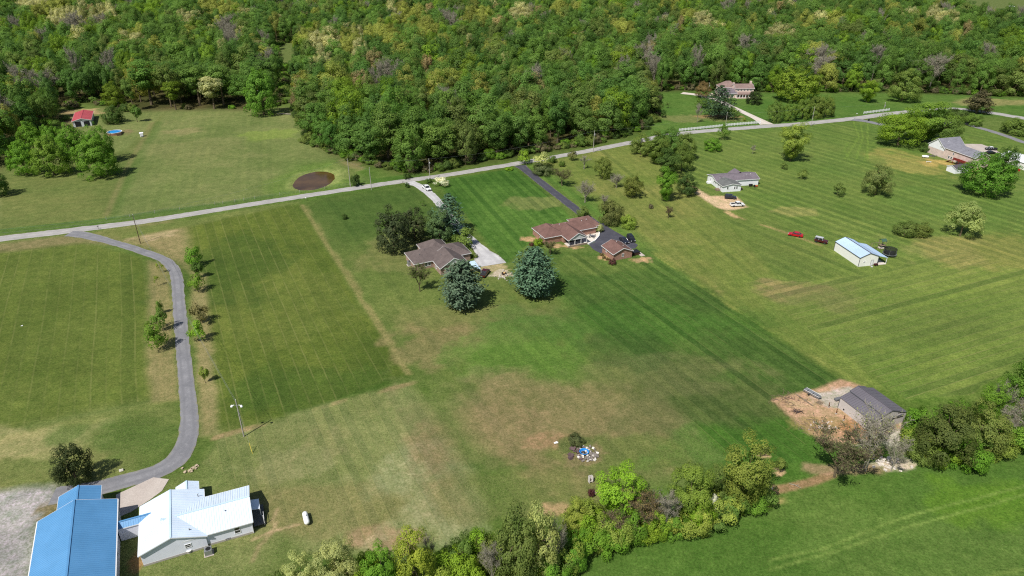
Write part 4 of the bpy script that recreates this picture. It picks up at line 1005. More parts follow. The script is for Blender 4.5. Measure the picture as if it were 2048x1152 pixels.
def proj2(x, y, z):
    dq = depth((x, y, z)); return 1024 + FPX * x / dq, 576 - FPX * (y * math.sin(PITCH) + (z - CAM_H) * math.cos(PITCH)) / dq
SECT = ((140, 'at the left edge of the wood'), (260, 'behind the red-roofed barn'), (480, 'behind the pasture'), (585, 'round the small red building'), (720, 'beyond the pond'), (810, 'left of the gravel drive mouth, across the road'), (900, 'opposite the gravel drive'), (990, 'across the road from the striped lawn'), (1080, 'opposite the asphalt drive'), (1180, 'across the road from the white birch'), (1320, 'in the wood corner by the far lawn'), (1450, 'behind the dark pine'), (1530, 'behind the two-storey house'), (1700, 'behind the row of five round trees'), (1850, 'behind the far right lawn'), (9999, 'at the right edge of the wood'))
def where(x, y, e, R):
    px = proj2(x, y, 8)[0]
    return ('front-row ' if e < 9 else ('second-row ' if e < 20 else ('third-row ' if e < 31 else 'inner '))) + ('broad ' if R > 8 else ('slender ' if R < 6.6 else '')), next(t for a_, t in SECT if px < a_)
def sector(x, y):
    px = 1024 + FPX * x / depth((x, y, 8))
    return 'in the left wood beyond the pasture' if px < 585 else ('in the middle wood along the gravel road' if px < 1310 else 'in the right wood behind the two-storey house')
mass = []
NEAR = 300
cnt = 0
for x, y, e in wpts:
    f = vnoise(np.array([x]), np.array([y]), 60, 33, 2)[0]
    p = pw.copy(); p[4:7] *= .7 + 2.0 * max(0, f - .5) * 4; p[7] *= .5 + 2 * f
    if x < -150: p[7] *= 1.8; p[5] *= 1.6
    k = wr.choice(len(kinds_w), p=p / p.sum())
    qx, qy = proj2(x, y, 15)
    for ax_, ay_, ar_, ak_ in PATCH:
        if ((qx - ax_) / ar_) ** 2 + ((qy - ay_) / (ar_ * .55)) ** 2 < 1: k = ak_
    nm, colr, _ = kinds_w[k]
    edge = e < 9
    H = wr.uniform(19, 28) * (.9 if edge else 1.0); R = (5.2 + 5.2 * wr.rand() ** 1.6) * (.9 if edge else 1.0)
    if k in (1, 0) and wr.rand() < .2: R *= 1.25; H *= 1.08
    px = 1024 + FPX * x / depth((x, y, 8))
    typ = 'bare' if k == 7 else ('stem' if (250 < px < 560 and e < 20) else ('tall' if wr.rand() < .6 else 'forest'))
    if cnt < NEAR and -160 < px < 2208:
        cnt += 1
        wa, wb = where(x, y, e, R)
        place(typ, (x, y, 0), R, H, colr, 'woodland_tree', wa + nm + ' tree ' + wb, 'tree', wa + nm + ' trees ' + wb)
    else:
        mass.append((x, y, R, H, k))
# the mass: one object, trees instanced on its points
mc = bpy.data.collections.new('woodland_trees')
vi = 0
variant_of = {}
for k, (nm, colr, _) in enumerate(kinds_w):
    for s in range(2):
        typ = 'bare' if k == 7 else ('forest' if s == 0 else 'tall')
        tm, cm, r0, h0 = PROTO[typ][(k * 2 + s) % len(PROTO[typ])]
        lm = leaf_material('leaves_' + nm.replace(' ', '_').replace('-', '_'), [LEAF_K * q for q in colr]) if s == 0 else lm
        c2 = cm.copy(); c2.materials.clear(); c2.materials.append(lm)
        o1 = bpy.data.objects.new('a%02d' % vi, None)
        # one mesh holding stem and leaves, so that a single instance is a whole tree
        import bmesh
        bm = bmesh.new(); bm.from_mesh(c2); nf = len(bm.faces); bm.from_mesh(tm)
        bm.faces.ensure_lookup_table()
        for f_ in bm.faces[nf:]: f_.material_index = 1
        me2 = bpy.data.meshes.new('wood_tree'); bm.to_mesh(me2); bm.free()
        me2.materials.append(lm); me2.materials.append(tm.materials[0])
        o = bpy.data.objects.new('wood_%02d' % vi, me2); mc.objects.link(o)
        bpy.data.objects.remove(o1)
        variant_of[(k, s)] = (vi, r0, h0); vi += 1
def scatter(name, pts, coll, label, mat):
    """pts: (x, y, z, variant, rot, sx, sz)"""
    me = bpy.data.meshes.new(name); me.from_pydata([p[:3] for p in pts], [], []); me.materials.append(mat)
    for nm, typ, key, arr in (('variant', 'INT', 'value', [p[3] for p in pts]), ('rot', 'FLOAT_VECTOR', 'vector', [c for p in pts for c in (0, 0, p[4])]), ('scl', 'FLOAT_VECTOR', 'vector', [c for p in pts for c in (p[5], p[5], p[6])])):
        a = me.attributes.new(nm, typ, 'POINT'); a.data.foreach_set(key, arr)
    o = link(name, me); kind(o, 'stuff', label)
    ng = bpy.data.node_groups.new(name, 'GeometryNodeTree')
    ng.interface.new_socket('Geometry', in_out='INPUT', socket_type='NodeSocketGeometry')
    ng.interface.new_socket('Geometry', in_out='OUTPUT', socket_type='NodeSocketGeometry')
    gi, go = ng.nodes.new('NodeGroupInput'), ng.nodes.new('NodeGroupOutput')
    ci = ng.nodes.new('GeometryNodeCollectionInfo'); ci.inputs[0].default_value = coll
    ci.inputs['Separate Children'].default_value = True; ci.inputs['Reset Children'].default_value = True
    ip = ng.nodes.new('GeometryNodeInstanceOnPoints'); ip.inputs['Pick Instance'].default_value = True
    def na(nm, dt):
        n = ng.nodes.new('GeometryNodeInputNamedAttribute'); n.data_type = dt; n.inputs[0].default_value = nm; return n.outputs[0]
    L = ng.links.new
    L(gi.outputs[0], ip.inputs['Points']); L(ci.outputs[0], ip.inputs['Instance'])
    L(na('variant', 'INT'), ip.inputs['Instance Index'])
    e2r = ng.nodes.new('FunctionNodeEulerToRotation'); L(na('rot', 'FLOAT_VECTOR'), e2r.inputs[0]); L(e2r.outputs[0], ip.inputs['Rotation'])
    L(na('scl', 'FLOAT_VECTOR'), ip.inputs['Scale']); L(ip.outputs[0], go.inputs[0])
    md = o.modifiers.new('scatter', 'NODES'); md.node_group = ng
    return o
pts = []
for x, y, R, H, k in mass:
    v, r0, h0 = variant_of[(k, int(wr.randint(2)))]
    pts.append((x, y, 0, v, wr.uniform(0, 6.28), R / r0, H / h0))
scatter('distant_woodland', pts, mc, 'mixed spring woodland filling the background to the top edge', M_BARK)
# brush under the wood's edge
uc = bpy.data.collections.new('undergrowth_plants')
for i in range(5):
    lm = leaf_material('brush_%d' % i, [LEAF_K * q for q in (F_MID, F_DEEP, F_OLIVE, F_BROWN, F_MAPLE)[i]])
    c2 = PROTO['shrub'][i][1].copy(); c2.materials.clear(); c2.materials.append(lm)
    uc.objects.link(bpy.data.objects.new('brush_%02d' % i, c2))
edge_px = FOREST_L[3:]
ep = smooth_line([(*p, 0) for p in PX(*edge_px)], 3.2)
pts = []
for p in ep:
    for _ in range(2):
        x, y = p[0] + wr.normal() * 2.0, p[1] + 3.5 + abs(wr.normal()) * 3.0
        if any((x - q.x) ** 2 + (y - q.y) ** 2 < r * r for q, r in keep) or (270 < proj2(x, y, 0)[0] < 545 and wr.rand() < .8): continue
        s = wr.uniform(.6, 1.5); pts.append((x, y, 0, int(wr.randint(5)), wr.uniform(0, 6.28), s, s * wr.uniform(.7, 1.3)))
scatter('woodland_undergrowth', pts, uc, 'low brush under the edge of the woods', M_BARK)

# ================================================================ BUILDINGS
def metal_roof(name, c, rough=.38, spec=.5, var=.05):
    if name in MATS: return MATS[name]
    m, nt, b = newmat(name)                                             # painted sheet: slow fading, faint dirt and run-off marks
    n1 = noise(nt, .18, 4, .6); n2 = noise(nt, 1.6, 5, .7); n3 = noise(nt, 9, 2, .5)
    col = mixcol(nt, ramp(nt, n1, .3, .7), [x * .9 for x in c], [min(1, x * 1.07 + .012) for x in c])
    col = mixcol(nt, ramp(nt, n2, .52, .74, 0, .22), col, [x * .72 + .02 for x in c])
    col = mixcol(nt, ramp(nt, n3, .4, .6, 0, .10), col, [x * .8 for x in c])
    nt.links.new(col, b.inputs['Base Color']); nt.links.new(ramp(nt, n2, .3, .7, rough, rough + .2), b.inputs['Roughness'])
    b.inputs['Specular IOR Level'].default_value = spec
    MATS[name] = m
    return m
def shingle(name, c):
    m, nt, b = newmat(name)
    n1 = noise(nt, .5, 4, .6); n2 = noise(nt, 5, 3, .7)
    g = nt.nodes.new('ShaderNodeNewGeometry'); sx = nt.nodes.new('ShaderNodeSeparateXYZ'); nt.links.new(g.outputs['Position'], sx.inputs[0])
    crs = math_(nt, 'FRACT', math_(nt, 'MULTIPLY', sx.outputs[2], 11.0))
    col = mixcol(nt, ramp(nt, n1, .3, .7), [x * .82 for x in c], [x * 1.16 for x in c])
    col = mixcol(nt, 1, col, mixcol(nt, ramp(nt, n2, .3, .7), (.72, .72, .72), (1.24, 1.22, 1.2)), 'MULTIPLY')
    col = mixcol(nt, ramp(nt, crs, .82, .97, 0, .35), col, [x * .6 for x in c])
    nt.links.new(col, b.inputs['Base Color']); b.inputs['Roughness'].default_value = .9; b.inputs['Specular IOR Level'].default_value = .2
    return m
def brick_mat(name, c1, c2, mortar):
    m, nt, b = newmat(name)
    g = nt.nodes.new('ShaderNodeNewGeometry'); sx = nt.nodes.new('ShaderNodeSeparateXYZ'); nt.links.new(g.outputs['Position'], sx.inputs[0])
    cb = nt.nodes.new('ShaderNodeCombineXYZ')
    nt.links.new(math_(nt, 'ADD', sx.outputs[0], sx.outputs[1]), cb.inputs[0]); nt.links.new(sx.outputs[2], cb.inputs[1])
    br = nt.nodes.new('ShaderNodeTexBrick'); nt.links.new(cb.outputs[0], br.inputs['Vector'])
    br.inputs['Color1'].default_value, br.inputs['Color2'].default_value, br.inputs['Mortar'].default_value = (*c1, 1), (*c2, 1), (*mortar, 1)
    br.inputs['Scale'].default_value = 1.0; br.inputs['Brick Width'].default_value, br.inputs['Row Height'].default_value, br.inputs['Mortar Size'].default_value = .24, .085, .012
    n1 = noise(nt, .8, 4, .6)
    col = mixcol(nt, 1, br.outputs['Color'], mixcol(nt, ramp(nt, n1, .3, .7), (.8, .8, .8), (1.15, 1.15, 1.15)), 'MULTIPLY')
    nt.links.new(col, b.inputs['Base Color']); b.inputs['Roughness'].default_value = .88
    return m
def siding(name, c, pitch=.2, vert=False, dark=.82):
    m, nt, b = newmat(name)
    g = nt.nodes.new('ShaderNodeNewGeometry'); sx = nt.nodes.new('ShaderNodeSeparateXYZ'); nt.links.new(g.outputs['Position'], sx.inputs[0])
    v = math_(nt, 'ADD', sx.outputs[0], sx.outputs[1]) if vert else sx.outputs[2]
    fr = math_(nt, 'FRACT', math_(nt, 'DIVIDE', v, pitch))
    n1 = noise(nt, .7, 4, .6)
    col = mixcol(nt, ramp(nt, n1, .3, .7), [x * .93 for x in c], [min(1, x * 1.04) for x in c])
    col = mixcol(nt, ramp(nt, fr, .84, .98, 0, .8), col, [x * dark for x in c])
    nt.links.new(col, b.inputs['Base Color']); b.inputs['Roughness'].default_value = .55
    return m
m_trim = pm('white_trim', (.78, .78, .77), .5, .04, 2)
m_graytrim = pm('grey_trim', C(90, 92, 98), .5, .08, 2)
m_glass, nt, pb = newmat('window_glass')
pb.inputs['Base Color'].default_value = (.02, .024, .03, 1); pb.inputs['Roughness'].default_value = .05; pb.inputs['Specular IOR Level'].default_value = .8
nt.links.new(mixcol(nt, ramp(nt, noise(nt, 1.5, 2), .3, .7), (.012, .015, .02), (.04, .045, .055)), pb.inputs['Base Color'])
m_dark = pm('dark_opening', (.015, .015, .016), .9, .2, 2)
m_vent = pm('vent_metal', C(110, 110, 112), .5, .15, 4)
m_steel = pm('galvanised_steel', C(168, 170, 172), .4, .12, 4, metal=.6)
m_wood = pm('weathered_wood', C(132, 116, 96), .85, .25, 3)
m_block = pm('foundation_block', C(172, 166, 158), .9, .1, 2)

class Block:
    """oriented building volume: centre, direction of the ridge, half length, half width, eave and ridge heights (roof outline)"""
    def __init__(s, cx, cy, yaw, L, W, he, hr, o=.35):
        s.c, s.s = math.cos(RAD(yaw)), math.sin(RAD(yaw)); s.cx, s.cy, s.yaw, s.L, s.W, s.he, s.hr, s.o = cx, cy, RAD(yaw), L, W, he, hr, o
    def w(s, l, m, z=0.0): return Vector((s.cx + s.c * l - s.s * m, s.cy + s.s * l + s.c * m, z))
def walls(B, par, mat, gable=True, z0=0.0, name='wall', gmat=None, ends=(1, 1)):
    L, W, o = B.L - B.o, B.W - B.o, B.o
    k = (B.hr - B.he) / B.W
    hw = B.he + k * o - .14; ht = B.hr - .14
    mb = MB(par.location)
    if gable:
        a = [B.w(-L, -W, z0), B.w(-L, W, z0), B.w(-L, W, hw), B.w(-L, 0, ht), B.w(-L, -W, hw)]
        b = [B.w(L, -W, z0), B.w(L, W, z0), B.w(L, W, hw), B.w(L, 0, ht), B.w(L, -W, hw)]
        mb.add(a + b, [(4, 3, 2, 1, 0), (5, 6, 7, 8, 9), (0, 1, 6, 5), (1, 2, 7, 6), (2, 3, 8, 7), (3, 4, 9, 8), (4, 0, 5, 9)])
    else:
        mb.prism([B.w(*p)[:2] for p in ((-L, -W), (L, -W), (L, W), (-L, W))], z0, B.he - .02)
    return mb.build(name, mat, par)
def gable_roof(B, par, mat, trim=None, t=.13, ribs=0.0, ribmat=None, ridge=True, fascia=True, capmat=None):
    L, W = B.L, B.W
    mb = MB(par.location)
    mb.slab([B.w(-L, -W, B.he), B.w(L, -W, B.he), B.w(L, 0, B.hr), B.w(-L, 0, B.hr)], t)
    mb.slab([B.w(-L, 0, B.hr), B.w(L, 0, B.hr), B.w(L, W, B.he), B.w(-L, W, B.he)], t)
    r = mb.build('roof', mat, par)
    sl = math.atan2(B.hr - B.he, W); ln = math.hypot(W, B.hr - B.he)
    if ribs:
        rb = MB(par.location); n = int(2 * L / ribs)
        for sgn in (-1, 1):
            nrm = Vector((-B.s * sgn * math.sin(sl), B.c * sgn * math.sin(sl), math.cos(sl)))
            for i in range(n + 1):
                l = -L + .06 + i * (2 * L - .12) / n
                a, b = B.w(l, sgn * W, B.he), B.w(l, 0, B.hr)
                c = (a + b) / 2 + nrm * .014
                rb.box(c, (.045, ln - .06, .03), B.yaw, Matrix.Rotation(-sgn * sl, 3, 'X'))
        kind(rb.build('roof_ribs', ribmat or mat, r), 'stuff')
    if ridge:
        MB(par.location).box(B.w(0, 0, B.hr + .02), (2 * L, .32, .07), B.yaw).build('ridge_cap', capmat or ribmat or mat, r)
    if trim and fascia:
        fb = MB(par.location)
        for sgn in (-1, 1):
            fb.box(B.w(0, sgn * (W + .03), B.he - .1), (2 * L + .04, .05, .2), B.yaw)
            for e in (-1, 1):
                a, b = B.w(e * (L + .03), sgn * W, B.he), B.w(e * (L + .03), 0, B.hr)
                c = (a + b) / 2 - Vector((0, 0, .1))
                fb.box(c, (.05, ln, .2), B.yaw, Matrix.Rotation(-sgn * sl, 3, 'X'))
        fb.build('fascia', trim, r)
    return r
def hip_roof(B, par, mat, trim=None, t=.13, hipL=None, hipR=None):
    """hipped (inset in metres at each end; 0 leaves a gable end)"""
    L, W = B.L, B.W
    a = W if hipL is None else hipL; b = W if hipR is None else hipR
    r0, r1 = B.w(-L + a, 0, B.hr), B.w(L - b, 0, B.hr)
    e = [B.w(-L, -W, B.he), B.w(L, -W, B.he), B.w(L, W, B.he), B.w(-L, W, B.he)]
    mb = MB(par.location)
    mb.slab([e[0], e[1], r1, r0], t); mb.slab([e[2], e[3], r0, r1], t)
    if a > .01: mb.slab([e[3], e[0], r0], t)
    if b > .01: mb.slab([e[1], e[2], r1], t)
    r = mb.build('roof', mat, par)
    if trim:
        fb = MB(par.location)
        for sgn in (-1, 1):
            fb.box(B.w(0, sgn * (W + .03), B.he - .1), (2 * L + .04, .05, .2), B.yaw)
            fb.box(B.w(sgn * (L + .03), 0, B.he - .1), (.05, 2 * W - .04, .2), B.yaw)
        fb.build('fascia', trim, r)
    return r
def opening(par, pos, yaw, w, h, name='window', frame=None, pane=None, t=.09, bars=1):
    """window or door on a wall: a frame of four bars (and a rail) standing proud, the pane set back; yaw = outward normal"""
    frame, pane = frame or m_trim, pane or m_glass
    n = Vector((math.cos(yaw), math.sin(yaw), 0)); s = Vector((-n.y, n.x, 0)); p = Vector(pos)
    mb = MB(par.location)
    for z in (-h / 2, h / 2): mb.box(p + Vector((0, 0, z)) + n * .03, (.08, w + t * 2, t), yaw)
    for x in (-w / 2, w / 2): mb.box(p + s * x + n * .03, (.08, t, h - t), yaw)
    for k in range(bars): mb.box(p + Vector((0, 0, h * ((k + 1) / (bars + 1) - .5))) + n * .025, (.06, w - t, .05), yaw)
    f = mb.build(name, frame, par)
    MB(par.location).box(p + n * .005, (.03, w - t * .5, h - t * .5), yaw).build('pane', pane, f)
    return f
def on_wall(B, side, t, z):
    """point on a wall of a block and the outward yaw. side: 'l-','l+' the two ends, 'w-','w+' the long sides; t metres from its middle"""
    L, W = B.L - B.o, B.W - B.o
    if side[0] == 'l':
        e = 1 if side[1] == '+' else -1
        return B.w(e * L, t, z), B.yaw + (0 if e > 0 else math.pi)
    e = 1 if side[1] == '+' else -1
    return B.w(t, e * W, z), B.yaw + e * math.pi / 2
def vents(par, B, spots, mat=None, roof=None):
    """pipe vents on a roof, (l, m) in block coordinates"""
    for l, m in spots:
        z = B.hr - abs(m) / B.W * (B.hr - B.he)
        MB(par.location).tube([B.w(l, m, z - .05), B.w(l, m, z + .32)], [.09, .09], 8).build('roof_vent', mat or m_vent, roof or par)
def base_of(B): return (B.cx, B.cy, 0)

# ---- blue-roofed building
m_bluelt = metal_roof('blue_metal_roof', C(84, 140, 184), .4)
m_bluerib = metal_roof('blue_metal_rib', C(80, 134, 178), .4)
m_whitewall = siding('white_steel_wall', C(206, 208, 214), .9, True, .9)
B = Block(-73.48, 79.96, 115.7, 15.0, 6.45, 3.95, 6.45)
T = thing('pole_building', 'long blue metal-roofed building at the lower left corner', 'building', base_of(B))
walls(B, T, m_whitewall); gable_roof(B, T, m_bluelt, m_trim, ribs=.46, ribmat=m_bluerib)
E_ = Block(-80.3, 94.0, 115.5, 5.0, 3.6, 3.7, 5.15)
walls(E_, T, m_whitewall); gable_roof(E_, T, m_bluelt, m_trim, ribs=.46, ribmat=m_bluerib)
for t in (3, 9):
    p, y = on_wall(B, 'w-', t, 2.0); opening(T, p, y, 1.0, 1.2)
p, y = on_wall(B, 'w-', 13.2, 1.05); opening(T, p, y, .95, 2.0, 'door', pane=m_trim, bars=0)
for sgn in (-1, 1):
    MB(T.location).box(B.w(0, sgn * 6.55, 3.86), (29.9, .13, .12), B.yaw).build('gutter', m_trim, T)
# ---- covered walkway
B = Block(-69.9, 91.4, 23.6, 4.1, 1.05, 2.95, 3.72, .15)
T = thing('breezeway', 'short blue-roofed walkway joining the blue building and the white-roofed house', 'walkway', base_of(B))
m_lil = siding('pale_lilac_siding', C(224, 226, 236), .2)
walls(Block(-69.5, 91.5, 23.6, 2.4, 1.05, 2.95, 3.72, .15), T, m_lil); gable_roof(B, T, m_bluelt, m_trim, ribs=.4, ribmat=m_bluerib)
# ---- white-roofed house
m_wroof = metal_roof('white_metal_roof', C(214, 226, 238), .4)
m_wrib = metal_roof('pale_blue_rib', C(186, 208, 228), .4)
m_skirt = m_block
B = Block(-62.03, 91.71, 114.0, 6.3, 5.6, 3.0, 5.05)
T = thing('white_roofed_house', 'pale house with white metal roof next to the blue-roofed building', 'house', base_of(B))
walls(B, T, m_lil); rf = gable_roof(B, T, m_wroof, m_trim, ribs=.46, ribmat=m_wrib)
W_ = Block(-55.02, 93.69, 22.5, 6.3, 5.0, 3.0, 4.75)
walls(W_, T, m_lil)
Wr = Block(-56.22, 93.19, 22.5, 7.6, 5.0, 3.0, 4.75)
rf2 = gable_roof(Wr, T, m_wroof, m_trim, ribs=.42, ribmat=m_wrib)
R_ = Block(-62.3, 98.9, 114.0, 2.4, 2.05, 2.95, 3.85, .25)
walls(R_, T, m_lil); gable_roof(R_, T, m_wroof, m_trim, ribs=.46, ribmat=m_wrib)
for b_ in (B, W_):
    MB(T.location).prism([b_.w(*p)[:2] for p in ((-b_.L + .3, -b_.W + .3), (b_.L - .3, -b_.W + .3), (b_.L - .3, b_.W - .3), (-b_.L + .3, b_.W - .3))], -.05, .42).build('foundation', m_skirt, T)
for b_, sd, t, z, w, h in ((B, 'l-', -2.2, 1.75, .95, .8), (W_, 'w-', -2.3, 1.75, .95, 1.35), (W_, 'w-', 3.4, 1.75, .95, 1.35)):
    p, y = on_wall(b_, sd, t, z); opening(T, p, y, w, h)
p, y = on_wall(W_, 'w-', 1.6, .3); opening(T, p, y, .8, .28, 'crawl_vent', m_dark, m_dark, .04, 0)
vents(T, Wr, ((3.2, -1.6),), roof=rf2); vents(T, B, ((-4.6, -2.9),), roof=rf)
MB(T.location).tube([W_.w(-2.8, 5.2, 2.7), W_.w(-2.8, 5.2, 3.9), W_.w(-2.65, 5.2, 4.05)], .07, 8).build('service_mast', m_vent, T)
for b_, l, m in ((B, -5.7, 5.3), (W_, 6.0, -4.75), (B, 5.7, 5.3)):
    MB(T.location).box(b_.w(l, m, 1.45), (.09, .09, 2.7), b_.yaw).build('downspout', m_trim, T)
# east porch: deck, lean roof, posts
pr = [Wr.w(7.55, y, z) for y, z in ((-1.3, 2.55), (1.4, 2.55))] + [Wr.w(9.0, 1.4, 2.3), Wr.w(9.0, -1.3, 2.3)]
MB(T.location).slab([pr[0], pr[3], pr[2], pr[1]], .1).build('porch_roof', m_wroof, T)
MB(T.location).box(Wr.w(8.5, -.9, .35), (2.0, 5.2, .14), Wr.yaw).build('porch_deck', pm('deck_grey', C(96, 94, 92), .8, .15, 2), T)
for m in (-3.4, -1.25, 1.35): MB(T.location).box(Wr.w(9.35 if m < -2 else 8.95, m, 1.2), (.1, .1, 2.3), Wr.yaw).build('porch_post', m_trim, T)
MB(T.location).box(Wr.w(9.4, -2.3, 1.25), (.06, 2.2, .08), Wr.yaw).build('porch_rail', m_trim, T)
# ---- what stands round it
def ac_unit(loc, yaw, label, s=1.0):
    t = thing('air_conditioner', label, 'air conditioner', loc, yaw)
    c = MB().box((0, 0, .5 * s), (1.0 * s, .95 * s, .9 * s)).build('cabinet', m_steel, t)
    MB().lathe((.05, 0, .95 * s), [(.34 * s, 0), (.36 * s, .03), (.30 * s, .03)], 16).build('fan_grille', m_dark, t)
    MB().box((0, 0, .03), (1.3 * s, 1.2 * s, .1)).build('pad', m_conc, t)
    return t
ac_unit(at(418, 1107), RAD(24), 'grey air conditioner against the white-roofed house wall', 1.25)
T = thing('septic_riser', 'round pale septic riser by the white-roofed house wall', 'riser', at(379, 1104))
MB().lathe((0, 0, 0), [(.42, 0), (.42, .45), (.55, .5), (.55, .58)], 18).build('stub', m_block, T); MB().lathe((0, 0, .58), [(.5, 0), (.46, .05), (.1, .08)], 18).build('cap', m_trim, T)
def propane(loc, yaw, label, L=3.1, r=.52):
    t = thing('propane_tank', label, 'propane tank', loc, yaw)
    m = pm('white_enamel', (.82, .82, .80), .35, .03, 2, .04)
    h = L / 2
    MB().lathe((0, 0, r + .28), [(.02, -h), (r * .55, -h + .06), (r * .88, -h + .22), (r, -h + .45), (r, h - .45), (r * .88, h - .22), (r * .55, h - .06), (.02, h)], 20, 'x').build('tank', m, t, True)
    MB().lathe((.1, 0, 2 * r + .24), [(.2, 0), (.2, .16), (.15, .22), (.02, .24)], 14).build('valve_dome', m, t)
    for x in (-.28, .28):
        f = MB(); f.box((x * L, 0, .2), (.16, r * 1.2, .4)); f.build('foot', m_block, t)
    return t
propane(at(613, 1042), RAD(114), 'white propane tank on the dry lawn beside the white-roofed house')
def stones(name, label, px, n, spread, size, col, seed):
    r = random.Random(seed); c = at(*px); t = thing(name, label, 'stone' if n == 1 else 'rubble', c)
    m = pm('stone_' + name, col, .9, .25, 2)
    mb = MB()
    for k in range(n):
        x, y = (r.gauss(0, spread), r.gauss(0, spread * .8)) if n > 1 else (0, 0)
        s = size * r.uniform(.6, 1.3)
        mb.box((x, y, s * .3), (s, s * r.uniform(.5, .9), s * r.uniform(.4, .8)), r.uniform(0, 3), Matrix.Rotation(r.uniform(-.4, .4), 3, 'X'))
    o = mb.build('rocks' if n > 1 else 'rock', m, t)
    if n > 1: kind(o, 'stuff')
    return t
stones('boulder', 'single white stone on the grass beside the paved drive', (243, 942), 1, 0, 1.0, C(210, 204, 190), 4)
stones('drive_stones', 'pale loose stones beside the bend of the drive above the white-roofed house', (384, 940), 14, .9, .45, C(176, 160, 134), 5)

# ---- house 1 (grey-brown shingles, brick)
m_sh1 = shingle('grey_brown_shingles', C(100, 90, 87)); m_br1 = brick_mat('tan_pink_brick', C(150, 116, 98), C(132, 98, 82), C(176, 164, 152))
HX = Block(-24.0, 208.0, -64.0, 6, 5, 2.55, 5.4)
T = thing('brick_house', 'brick house with grey-brown hipped roof behind the blue spruce', 'house', (HX.cx, HX.cy, 0))
F = Block(-20.4, 202.6, -64.0, 4.9, 5.0, 2.55, 5.45)                     # front gable toward the camera
M = Block(-24.6, 208.2, 26.0, 10.0, 5.0, 2.55, 5.2)                    # main hipped body
K_ = Block(-26.0, 212.0, -64.0, 5.6, 4.6, 2.55, 5.5)                    # rear wing
for b_, g_ in ((F, 1), (M, 0), (K_, 0)): walls(b_, T, m_br1, bool(g_))
r1 = gable_roof(F, T, m_sh1, m_trim, ridge=False); r2 = hip_roof(M, T, m_sh1, m_trim); hip_roof(K_, T, m_sh1, m_trim)
gm = MB(T.location); gb = F.w(F.L - F.o + .05, 0, 0); k_ = (F.hr - F.he) / F.W
gm.add([F.w(F.L - .31, -3.6, 3.15), F.w(F.L - .31, 3.6, 3.15), F.w(F.L - .31, 0, 5.15)], [(0, 1, 2)]); gm.build('gable_panel', siding('pale_green_siding', C(214, 220, 204), .2), T)
p, y = on_wall(F, 'l+', 0, 3.7); opening(T, p + Vector((math.cos(y), math.sin(y), 0)) * .08, y, .8, .8, bars=1)
for t in (-2.4, 1.2): p, y = on_wall(F, 'l+', t, 1.5); opening(T, p, y, 1.1, 1.3)
for t in (-5.8, -4.7): p, y = on_wall(M, 'w-', t, 1.5); opening(T, p, y, .9, 1.2)
p, y = on_wall(F, 'w-', .2, 1.4); opening(T, p, y, .9, 1.5)
p, y = on_wall(M, 'l+', -2, 1.1); opening(T, p, y, 2.6, 2.1, 'garage_door', pane=m_trim, bars=3)
vents(T, M, ((-7, -2), (-5, -.8), (4, -2.2), (6.4, -1.6)), roof=r2); vents(T, F, ((-1.5, -2.2), (1.0, 1.8)), roof=r1)
# patio awning beside it
T = thing('patio_awning', 'light blue flat patio awning on posts beside the brick house', 'awning', at(946, 534))
aw = [at(px, py, 2.3) for px, py in ((937, 523), (945, 533), (962, 538.5), (949, 521))]
aw = [aw[0], aw[1], aw[2], aw[3]]
MB(T.location).slab(aw, .08).build('awning_sheet', metal_roof('pale_blue_sheet', C(186, 208, 226), .4), T)
for p in aw: MB(T.location).box((p.x, p.y, 1.12), (.1, .1, 2.2)).build('post', m_trim, T)
ac_unit(at(820, 530), RAD(26), 'grey heat pump at the left wall of the grey-roofed house', 1.5)
T = thing('fire_pit', 'small fire bowl on the stone pad below the gravel drive', 'fire pit', at(1008, 549))
MB().lathe((0, 0, 0), [(.5, 0), (.75, .25), (.8, .55), (.62, .55), (.5, .3)], 16).build('bowl', pm('rusted_iron', C(60, 46, 38), .8, .3, 5), T); MB().lathe((.1, .2, .4), [(.3, 0), (.32, .25), (.1, .35)], 10).build('lid', pm('brass_lid', C(206, 170, 110), .5, .1, 4), T)
stones('pad_stones', 'pale flat stones laid round the fire bowl', (1005, 552), 16, 1.6, .55, C(190, 182, 168), 6)

# ---- house 2 (brown shingles, red brick)
m_sh2 = shingle('brown_shingles', C(112, 86, 79)); m_br2 = brick_mat('red_brick', C(156, 104, 82), C(138, 88, 70), C(170, 150, 136))
A = Block(10.9 + 2.1, 225.4 + 1.0, -65.5, 5.2, 4.2, 2.55, 4.75)
T = thing('ranch_house', 'brick house with brown hipped roof and covered porch at the asphalt drive', 'house', (20, 228, 0))
Mn = Block(20.2, 230.0, 24.5, 9.5, 4.4, 2.55, 4.72)
Pg = Block(20.9, 224.3, -66.0, 5.3, 3.95, 2.55, 4.8)
Rt = Block(26.2, 234.4, 24.5, 4.4, 4.9, 2.6, 4.95)
for b_, g_ in ((A, 0), (Mn, 0), (Rt, 0)): walls(b_, T, m_br2, False)
walls(Block(20.1, 226.1, -66.0, 3.4, 3.95, 2.55, 4.8), T, m_br2, False)
rA = hip_roof(A, T, m_sh2, m_trim, hipL=3.0, hipR=4.2); rM = hip_roof(Mn, T, m_sh2, m_trim); rP = gable_roof(Pg, T, m_sh2, m_trim, ridge=False); hip_roof(Rt, T, m_sh2, m_trim, hipL=4.2, hipR=2.6)
MB(T.location).slab([Pg.w(5.05, -3.5, 2.72), Pg.w(5.05, 3.5, 2.72), Pg.w(5.05, 0, 4.55)], .1).build('gable_panel', siding('grey_gable_siding', C(196, 198, 196), .2), T)
for m in (-3.5, -1.2, 1.2, 3.5): MB(T.location).box(Pg.w(4.95, m, 1.3), (.16, .16, 2.5), Pg.yaw).build('porch_post', m_trim, T)
MB(T.location).box(Pg.w(5.05, 0, 2.5), (.14, 7.3, .22), Pg.yaw).build('porch_beam', m_trim, T)
